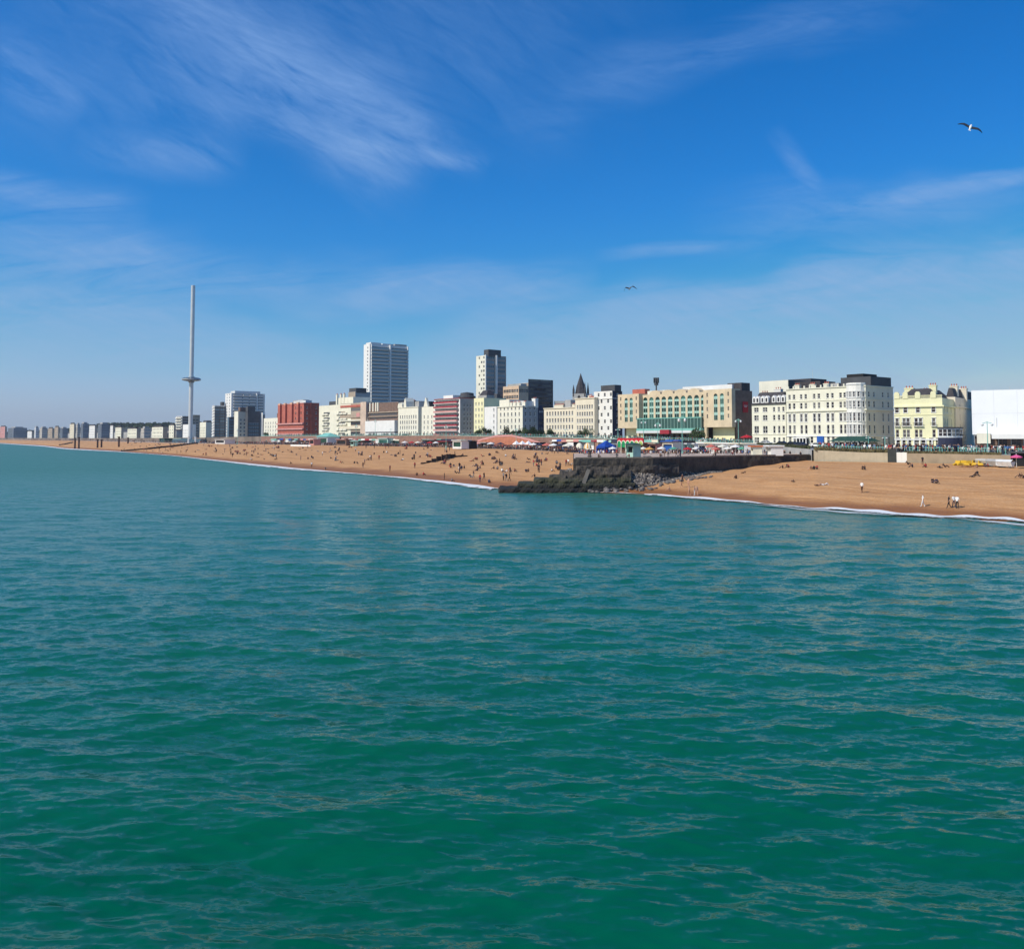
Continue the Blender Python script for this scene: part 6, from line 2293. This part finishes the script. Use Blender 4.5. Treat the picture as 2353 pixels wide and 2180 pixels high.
BODIES = {}
BASE = {k: body_mesh(k) for k in ('standing', 'walking', 'sitting', 'leaning', 'lying')}
def person_mesh(kind, top, legs):
    k = (kind, top, legs)
    if k not in BODIES:
        base, ids = BASE[kind]
        me = base.copy()
        me.name = 'person'
        me.materials.clear()
        for m_ in (SKIN, SKIN if top == 'bare' else CL[top], SKIN if legs == 'bare' else CL[legs], HAIR):
            me.materials.append(m_)
        me.polygons.foreach_set('material_index', ids)
        BODIES[k] = me
    return BODIES[k]


prs = random.Random(21)
NPEOPLE = [0]
def person(pos, kind, top=None, legs=None, label=None, rz=None, where='on the shingle', group=None, sc_=1.0):
    top = top or prs.choice(['black', 'black', 'navy', 'grey', 'brown', 'brown', 'red', 'black', 'white'])
    legs = legs or prs.choice(['black', 'navy', 'brown', 'black', 'grey'])
    me = person_mesh(kind, top, legs)
    o = bpy.data.objects.new('person', me)
    col.objects.link(o)
    o.location = pos
    o.rotation_euler = (0, 0, prs.uniform(0, 6.28) if rz is None else rz)
    o.scale = (sc_ * 1.0,) * 3
    verb = {'standing': 'standing', 'walking': 'walking', 'sitting': 'sitting', 'leaning': 'sitting back', 'lying': 'lying'}[kind]
    lb = label or 'person in %s top, %s %s' % (top, verb, where)
    tag(o, lb, 'person', group or 'people ' + where)
    NPEOPLE[0] += 1
    return o


def zone(px, y):
    if px > 2060: return 'on the shingle below the yellow hotel'
    if px > 1500: return 'on the shingle right of the concrete groyne'
    if px > 1180: return 'on the shingle just left of the concrete groyne'
    if px > 1060: return 'on the shingle right of the timber groyne'
    if px > 900: return 'on the shingle near the stepped timber groyne'
    if px > 760: return 'on the shingle below the exhibition hall'
    if px > 620: return 'on the shingle below the red brick hotel'
    if px > 470: return 'on the shingle below the white balcony tower'
    return 'on the far shingle near the steel column'


named = [
 (2121, 1164, 'walking', 'white', 'white', 'person in a long white outfit walking alone near the water edge'),
 (2181, 1167, 'walking', 'black', 'black', 'person all in black, leftmost of three walking by the water'),
 (2192, 1167, 'walking', 'white', 'navy', 'person in a white top and dark trousers, middle one of three by the water'),
 (2200, 1168, 'standing', 'white', 'black', 'person in a white top, rightmost of three walking by the water'),
 (1981, 1132, 'walking', 'white', 'brown', 'person in a white top standing alone on the middle of the right-hand beach'),
 (1894, 1115, 'lying', 'white', 'white', 'person in white lying on the sunlit shingle of the right-hand beach'),
 (1880, 1116, 'lying', 'brown', 'bare', 'person lying beside the one in white on the right-hand beach'),
 (2142, 1110, 'sitting', 'black', 'navy', 'left one of two people in dark clothes sitting mid-beach below the yellow hotel'),
 (2151, 1111, 'sitting', 'navy', 'black', 'right one of two people in dark clothes sitting mid-beach below the yellow hotel'),
 (1865, 1079, 'sitting', 'brown', 'bare', 'leftmost of three people sitting near the end of the pale wall'),
 (1871, 1079, 'sitting', 'black', 'black', 'middle one of three people sitting near the end of the pale wall'),
 (1878, 1078, 'sitting', 'red', 'black', 'rightmost of three people sitting near the end of the pale wall'),
 (1981, 1079, 'sitting', 'black', 'black', 'left one of a pair sitting below the pale yellow wall'),
 (1988, 1079, 'sitting', 'brown', 'navy', 'right one of a pair sitting below the pale yellow wall'),
 (2086, 1068, 'leaning', 'black', 'brown', 'person leaning back against the beach below the short cream wall'),
 (2098, 1074, 'sitting', 'navy', 'black', 'person sitting just right of the one leaning back below the cream wall'),
 (2120, 1068, 'standing', 'black', 'brown', 'person standing by the low brown wall below the yellow hotel'),
 (2128, 1074, 'sitting', 'red', 'black', 'person in red sitting by the low brown wall'),
 (2160, 1075, 'lying', 'black', 'black', 'left one of two people lying at the top of the beach below the yellow hotel'),
 (2171, 1074, 'leaning', 'black', 'brown', 'right one of two people resting at the top of the beach below the yellow hotel'),
 (2234, 1096, 'lying', 'black', 'black', 'person lying in the dark group of three on the far right beach'),
 (2240, 1094, 'sitting', 'brown', 'black', 'person sitting in the middle of the dark group of three'),
 (2247, 1092, 'sitting', 'black', 'black', 'person at the right of the dark group of three'),
 (2246, 1075, 'sitting', 'brown', 'bare', 'person sitting just below the yellow pedal boats'),
 (2262, 1073, 'sitting', 'black', 'navy', 'person sitting right of the yellow pedal boats'),
 (2272, 1073, 'sitting', 'red', 'brown', 'person in red sitting below the covered dinghies'),
 (2286, 1073, 'leaning', 'black', 'black', 'person in black sitting below the covered dinghies'),
 (2322, 1075, 'sitting', 'black', 'grey', 'person in black beside the pink parasol'),
 (2345, 1098, 'sitting', 'black', 'black', 'person sitting at the very right edge of the beach'),
 (2350, 1099, 'leaning', 'brown', 'black', 'person leaning back at the very right edge of the beach'),
 (1566, 1121, 'walking', 'black', 'bare', 'person in black stepping by the boulders at the water edge'),
 (1568, 1110, 'standing', 'brown', 'black', 'person standing beside the boulders on the wet shingle'),
 (1582, 1120, 'standing', 'bare', 'bare', 'bare-skinned bather standing near the boulders'),
 (1584, 1138, 'walking', 'bare', 'bare', 'left one of three bathers at the water edge right of the boulders'),
 (1596, 1139, 'standing', 'bare', 'white', 'middle one of three bathers at the water edge right of the boulders'),
 (1601, 1139, 'walking', 'bare', 'bare', 'right one of three bathers at the water edge right of the boulders'),
 (1540, 1128, 'sitting', 'bare', 'bare', 'bather crouching at the water edge below the boulders'),
 (1692, 1100, 'sitting', 'brown', 'black', 'person sitting alone on the slope right of the groyne'),
 (1708, 1087, 'lying', 'black', 'brown', 'person lying close to the groyne wall on its right side'),
 (1800, 1076, 'sitting', 'brown', 'black', 'left one of three sitting near the groyne root'),
 (1807, 1074, 'sitting', 'black', 'black', 'middle one of three sitting near the groyne root'),
 (1813, 1075, 'sitting', 'red', 'brown', 'right one of three sitting near the groyne root'),
 (1822, 1107, 'lying', 'brown', 'brown', 'person lying alone on the open shingle right of the groyne'),
]
for px, y, k, tp, lg, lb in named:
    o = person(on_beach(px, y), k, tp, lg, lb, group='people on the shingle right of the concrete groyne')
    if k in ('standing', 'walking'): o.rotation_euler[2] = 1.2 + px % 3
spots = '''817,1038,s 829,1044,l 860,1044,t 871,1057,s 815,1065,t 821,1066,t 838,1067,s 834,1075,s 896,1083,s 925,1058,t 926,1047,t 901,1046,l 953,1076,s 958,1093,t 972,1092,t 1021,1103,s 1037,1107,t 1035,1075,t 1042,1073,t 1048,1088,t 1056,1087,s 966,1051,t 955,1042,t 973,1033,t 992,1035,l 1033,1036,s 1025,1036,t 1084,1060,l 1092,1072,t 1097,1082,t 1088,1098,s 1081,1097,t 1045,1047,s 932,1031,t 886,1032,s 893,1030,s 860,1031,s 841,1031,s
1083,1060,l 1108,1049,t 1109,1063,t 1094,1071,t 1097,1082,s 1104,1077,t 1140,1065,t 1150,1063,l 1151,1070,l 1136,1078,t 1144,1079,t 1153,1084,t 1162,1086,t 1172,1084,t 1182,1084,t 1172,1090,s 1157,1104,s 1163,1106,s 1171,1105,s 1209,1085,t 1215,1084,t 1226,1071,s 1232,1071,t 1238,1070,s 1244,1069,s 1162,1049,t 1181,1054,t 1214,1057,t 1214,1063,l 1278,1064,t 1301,1071,s 1306,1070,s 1313,1070,t 1267,1084,t 1278,1076,t 1230,1096,t 1103,1108,s 1112,1103,s 1123,1110,t 1245,1044,t 1258,1044,t 1231,1042,l 1302,1044,t 1274,1042,s 1268,1041,s 1282,1042,s
562,1038,t 583,1042,s 592,1051,l 608,1037,l 616,1033,t 616,1042,t 628,1049,t 651,1040,t 640,1036,l 662,1036,t 688,1033,t 691,1057,s 708,1055,t 719,1054,t 716,1074,s 667,1066,t 680,1046,t 730,1038,t 741,1047,s 747,1039,l 757,1039,l 759,1054,t 770,1045,s 776,1044,t 782,1041,t 776,1058,l 784,1064,t 748,1079,t 707,1030,s 701,1035,l 716,1035,l 593,1032,t'''
for tok in spots.split():
    a, b_, k = tok.split(',')
    a, b_ = int(a), int(b_)
    kind = {'s': prs.choice(['standing', 'walking']), 't': prs.choice(['sitting', 'sitting', 'leaning']), 'l': 'lying'}[k]
    person(on_beach(a, b_), kind, where=zone(a, b_), sc_=1.06)
for k in range(78):
    px = prs.uniform(285, 640)
    yw = pyof(zw(px), 0)
    yb = pyof(zb(px), LOW)
    y = yb + (yw - yb) * prs.uniform(.04, .86) ** 1.2
    person(on_beach(px, y), prs.choice(['sitting', 'standing', 'lying', 'leaning', 'walking']), where=zone(px, y), sc_=1.15)
# strollers on the groyne platform and by the stalls
for k in range(46):
    px = prs.uniform(1335, 1850)
    if prs.random() < .45:
        z = gline(px) + prs.uniform(10, 22); lev = 5.98
    else:
        z = prs.uniform(228, 252); lev = LOW + .01
    if lev > 5: person(lv(px, z, lev), prs.choice(['standing', 'walking', 'sitting']), where='on the groyne platform')
    else: person(lv(px, z, lev), prs.choice(['standing', 'walking']), where='by the stalls behind the groyne platform')
LOWB = {k: body_mesh(k, 0) for k in ('standing', 'walking', 'sitting')}
def beach_crowd(name, px0, px1, n, seed):
    r_ = random.Random(seed)
    mb = MB()
    ml = [SKIN, HAIR] + [CL[c] for c in ('black', 'navy', 'grey', 'brown', 'red', 'white')]
    k = 0
    while k < n:
        gx = r_.uniform(px0, px1)
        yw, yb = pyof(zw(gx), 0), pyof(zb(gx), LOW)
        gy = yb + (yw - yb) * r_.uniform(.03, .62)
        for j in range(r_.choice([1, 2, 2, 3, 4])):
            c = on_beach(gx + r_.uniform(-4, 4), gy + r_.uniform(-.6, .6))
            a = r_.uniform(0, 6.28)
            me, ids = LOWB[r_.choice(['sitting', 'sitting', 'sitting', 'standing'])]
            mp_ = [0, 2 + r_.choice([0, 0, 1, 2, 3, 4, 5]), 2 + r_.choice([0, 0, 1, 3]), 1]
            ca_, sa_ = math.cos(a) * 1.1, math.sin(a) * 1.1
            n0 = len(mb.v)
            mb.v += [(c.x + v.co.x * ca_ - v.co.y * sa_, c.y + v.co.x * sa_ + v.co.y * ca_, c.z + v.co.z * 1.1) for v in me.vertices]
            for p, r__ in zip(me.polygons, ids):
                mb.f.append(tuple(n0 + q for q in p.vertices)); mb.m.append(mp_[r__])
            k += 1
    tag(mb.build(name, ml), kind='stuff')


# the far strolling crowd, too many to count
def crowd(name, px0, px1, zlo, zhi, lev, n, seed):
    r_ = random.Random(seed)
    pts, faces, mi = [], [], []
    keys = ['standing', 'walking', 'walking', 'sitting']
    cols_ = ['black', 'navy', 'grey', 'brown', 'red', 'white', 'blue', 'pink']
    ml = [SKIN, HAIR] + [CL[c] for c in cols_]
    mb = MB()
    for i in range(n):
        px = r_.uniform(px0, px1)
        z = zlo(px) + (zhi(px) - zlo(px)) * r_.random()
        c = lv(px, z, lev(px))
        a = r_.uniform(0, 6.28)
        me, ids = LOWB[r_.choice(keys)]
        t1, t2 = 2 + r_.choice([0, 0, 0, 1, 2, 3, 4, 5, 6]), 2 + r_.choice([0, 0, 1, 2])
        mp_ = [0, t1, t2, 1]
        ca_, sa_ = math.cos(a) * 1.12, math.sin(a) * 1.12
        n0 = len(mb.v)
        mb.v += [(c.x + v.co.x * ca_ - v.co.y * sa_, c.y + v.co.x * sa_ + v.co.y * ca_, c.z + v.co.z * 1.12) for v in me.vertices]
        for p, r__ in zip(me.polygons, ids):
            mb.f.append(tuple(n0 + q for q in p.vertices)); mb.m.append(mp_[r__])
    tag(mb.build(name, ml), kind='stuff')


crowd('far_promenade_crowd', 60, 640, lambda p: zb(p) + 1, lambda p: max(zb(p) + 3, zr(p) - 6), lambda p: LOW + .01, 420, 9)
crowd('promenade_crowd', 480, 1330, lambda p: zb(p) + 1, lambda p: max(zb(p) + 3, zb(p) + (zr(p) - zb(p)) * .9), lambda p: LOW + .01, 1300, 5)
crowd('beach_edge_crowd', 640, 1330, lambda p: zb(p) - 2, lambda p: zb(p) + 10, lambda p: LOW + .01, 620, 12)
crowd('pavement_crowd', 620, 1730, lambda p: zr(p) + 1.5, lambda p: zr(p) + 6, lambda p: street(p) + .01, 420, 6)
crowd('stall_crowd', 1330, 1860, lambda p: 226, lambda p: min(256, zr(p) - 5), lambda p: LOW + .01, 240, 7)
beach_crowd('beach_crowd', 300, 1290, 160, 31)
crowd('right_pavement_crowd', 1880, 2400, lambda p: zr(p) + 4, lambda p: zr(p) + 18, lambda p: street(p) + .01, 170, 8)

# ------------------------------------------------------------ gulls
def gull(px, y, z, span, label, bank, yaw, lift, droop):
    r_ = bpy.data.objects.new('gull', None); col.objects.link(r_)
    r_.location = P(px, y, z)
    r_.rotation_euler = (0, bank, 0)
    tag(r_, label, 'bird', 'gulls in flight')
    a = MB()
    prof = [(-.30, .01), (-.26, .03), (-.12, .07), (.04, .085), (.16, .07), (.22, .05), (.27, .055), (.31, .045), (.35, .015), (.385, .004)]
    n = 10
    for x, r__ in prof:
        for i in range(n):
            t = 2 * math.pi * i / n
            a.v.append((r__ * math.cos(t), x, r__ * .9 * math.sin(t)))
    for j in range(len(prof) - 1):
        for i in range(n):
            k = (i + 1) % n
            a.f.append((j * n + i, j * n + k, (j + 1) * n + k, (j + 1) * n + i)); a.m.append(1 if j == len(prof) - 2 else 0)
    a.face([(-.03, -.24, 0), (.03, -.24, 0), (.09, -.42, 0), (-.09, -.42, 0)], 0)
    bo = a.build('body', [CL['white'] if span > 1.2 else CL['grey'], mat('beak', (.55, .35, .05), var=0)], r_, smooth=True)
    for s_ in (-1, 1):
        a = MB()
        st = [(.05, .12, -.14, 0), (.22, .14, -.12, lift * .5), (.42, .14, -.08, lift), (.58, .08, -.08, lift * .6 - droop * .3), (.74, -.06, -.10, lift * .2 - droop)]
        for i in range(len(st) - 1):
            (x0, f0, b0_, z0), (x1, f1, b1_, z1) = st[i], st[i + 1]
            mi = 0 if i < 3 else 1
            for dz_, fl in ((.012, False), (-.012, True)):
                q = [(s_ * x0, b0_, z0 + dz_), (s_ * x1, b1_, z1 + dz_), (s_ * x1, f1, z1 + dz_), (s_ * x0, f0, z0 + dz_)]
                if (s_ < 0) != fl: q = q[::-1]
                a.face(q, mi)
        a.build('wing', [mat('gull_grey', (.035, .037, .045), var=0), BLACK], r_)
    r_.rotation_euler = (yaw[0], bank, yaw[1])
    r_.scale = (span / 1.4,) * 3


gull(2230, 293, 48, 1.3, 'gull with spread wings gliding high at the upper right', R(26), (R(48), R(-14)), .05, .05)
gull(1447, 663, 75, 1.1, 'small dark gull with drooped wings above the arched stone hotel', R(5), (R(-35), R(150)), .22, .28)

# ------------------------------------------------------------ sea haze
hm = bpy.data.materials.new('haze'); hm.use_nodes = True
hm.node_tree.nodes.clear()
t = NT(hm.node_tree)
pv = t.n('ShaderNodeVolumePrincipled')
pv.inputs['Color'].default_value = (.80, .88, 1.0, 1)
pv.inputs['Density'].default_value = 0.00008
pv.inputs['Anisotropy'].default_value = 0.2
ou = t.n('ShaderNodeOutputMaterial')
t.put(ou.inputs['Volume'], pv.outputs[0])
mb = MB(); mb.box(-4200, 3200, -60, 7200, -3.5, 190)
tag(mb.build('haze', hm), kind='stuff')
print('people', NPEOPLE[0])
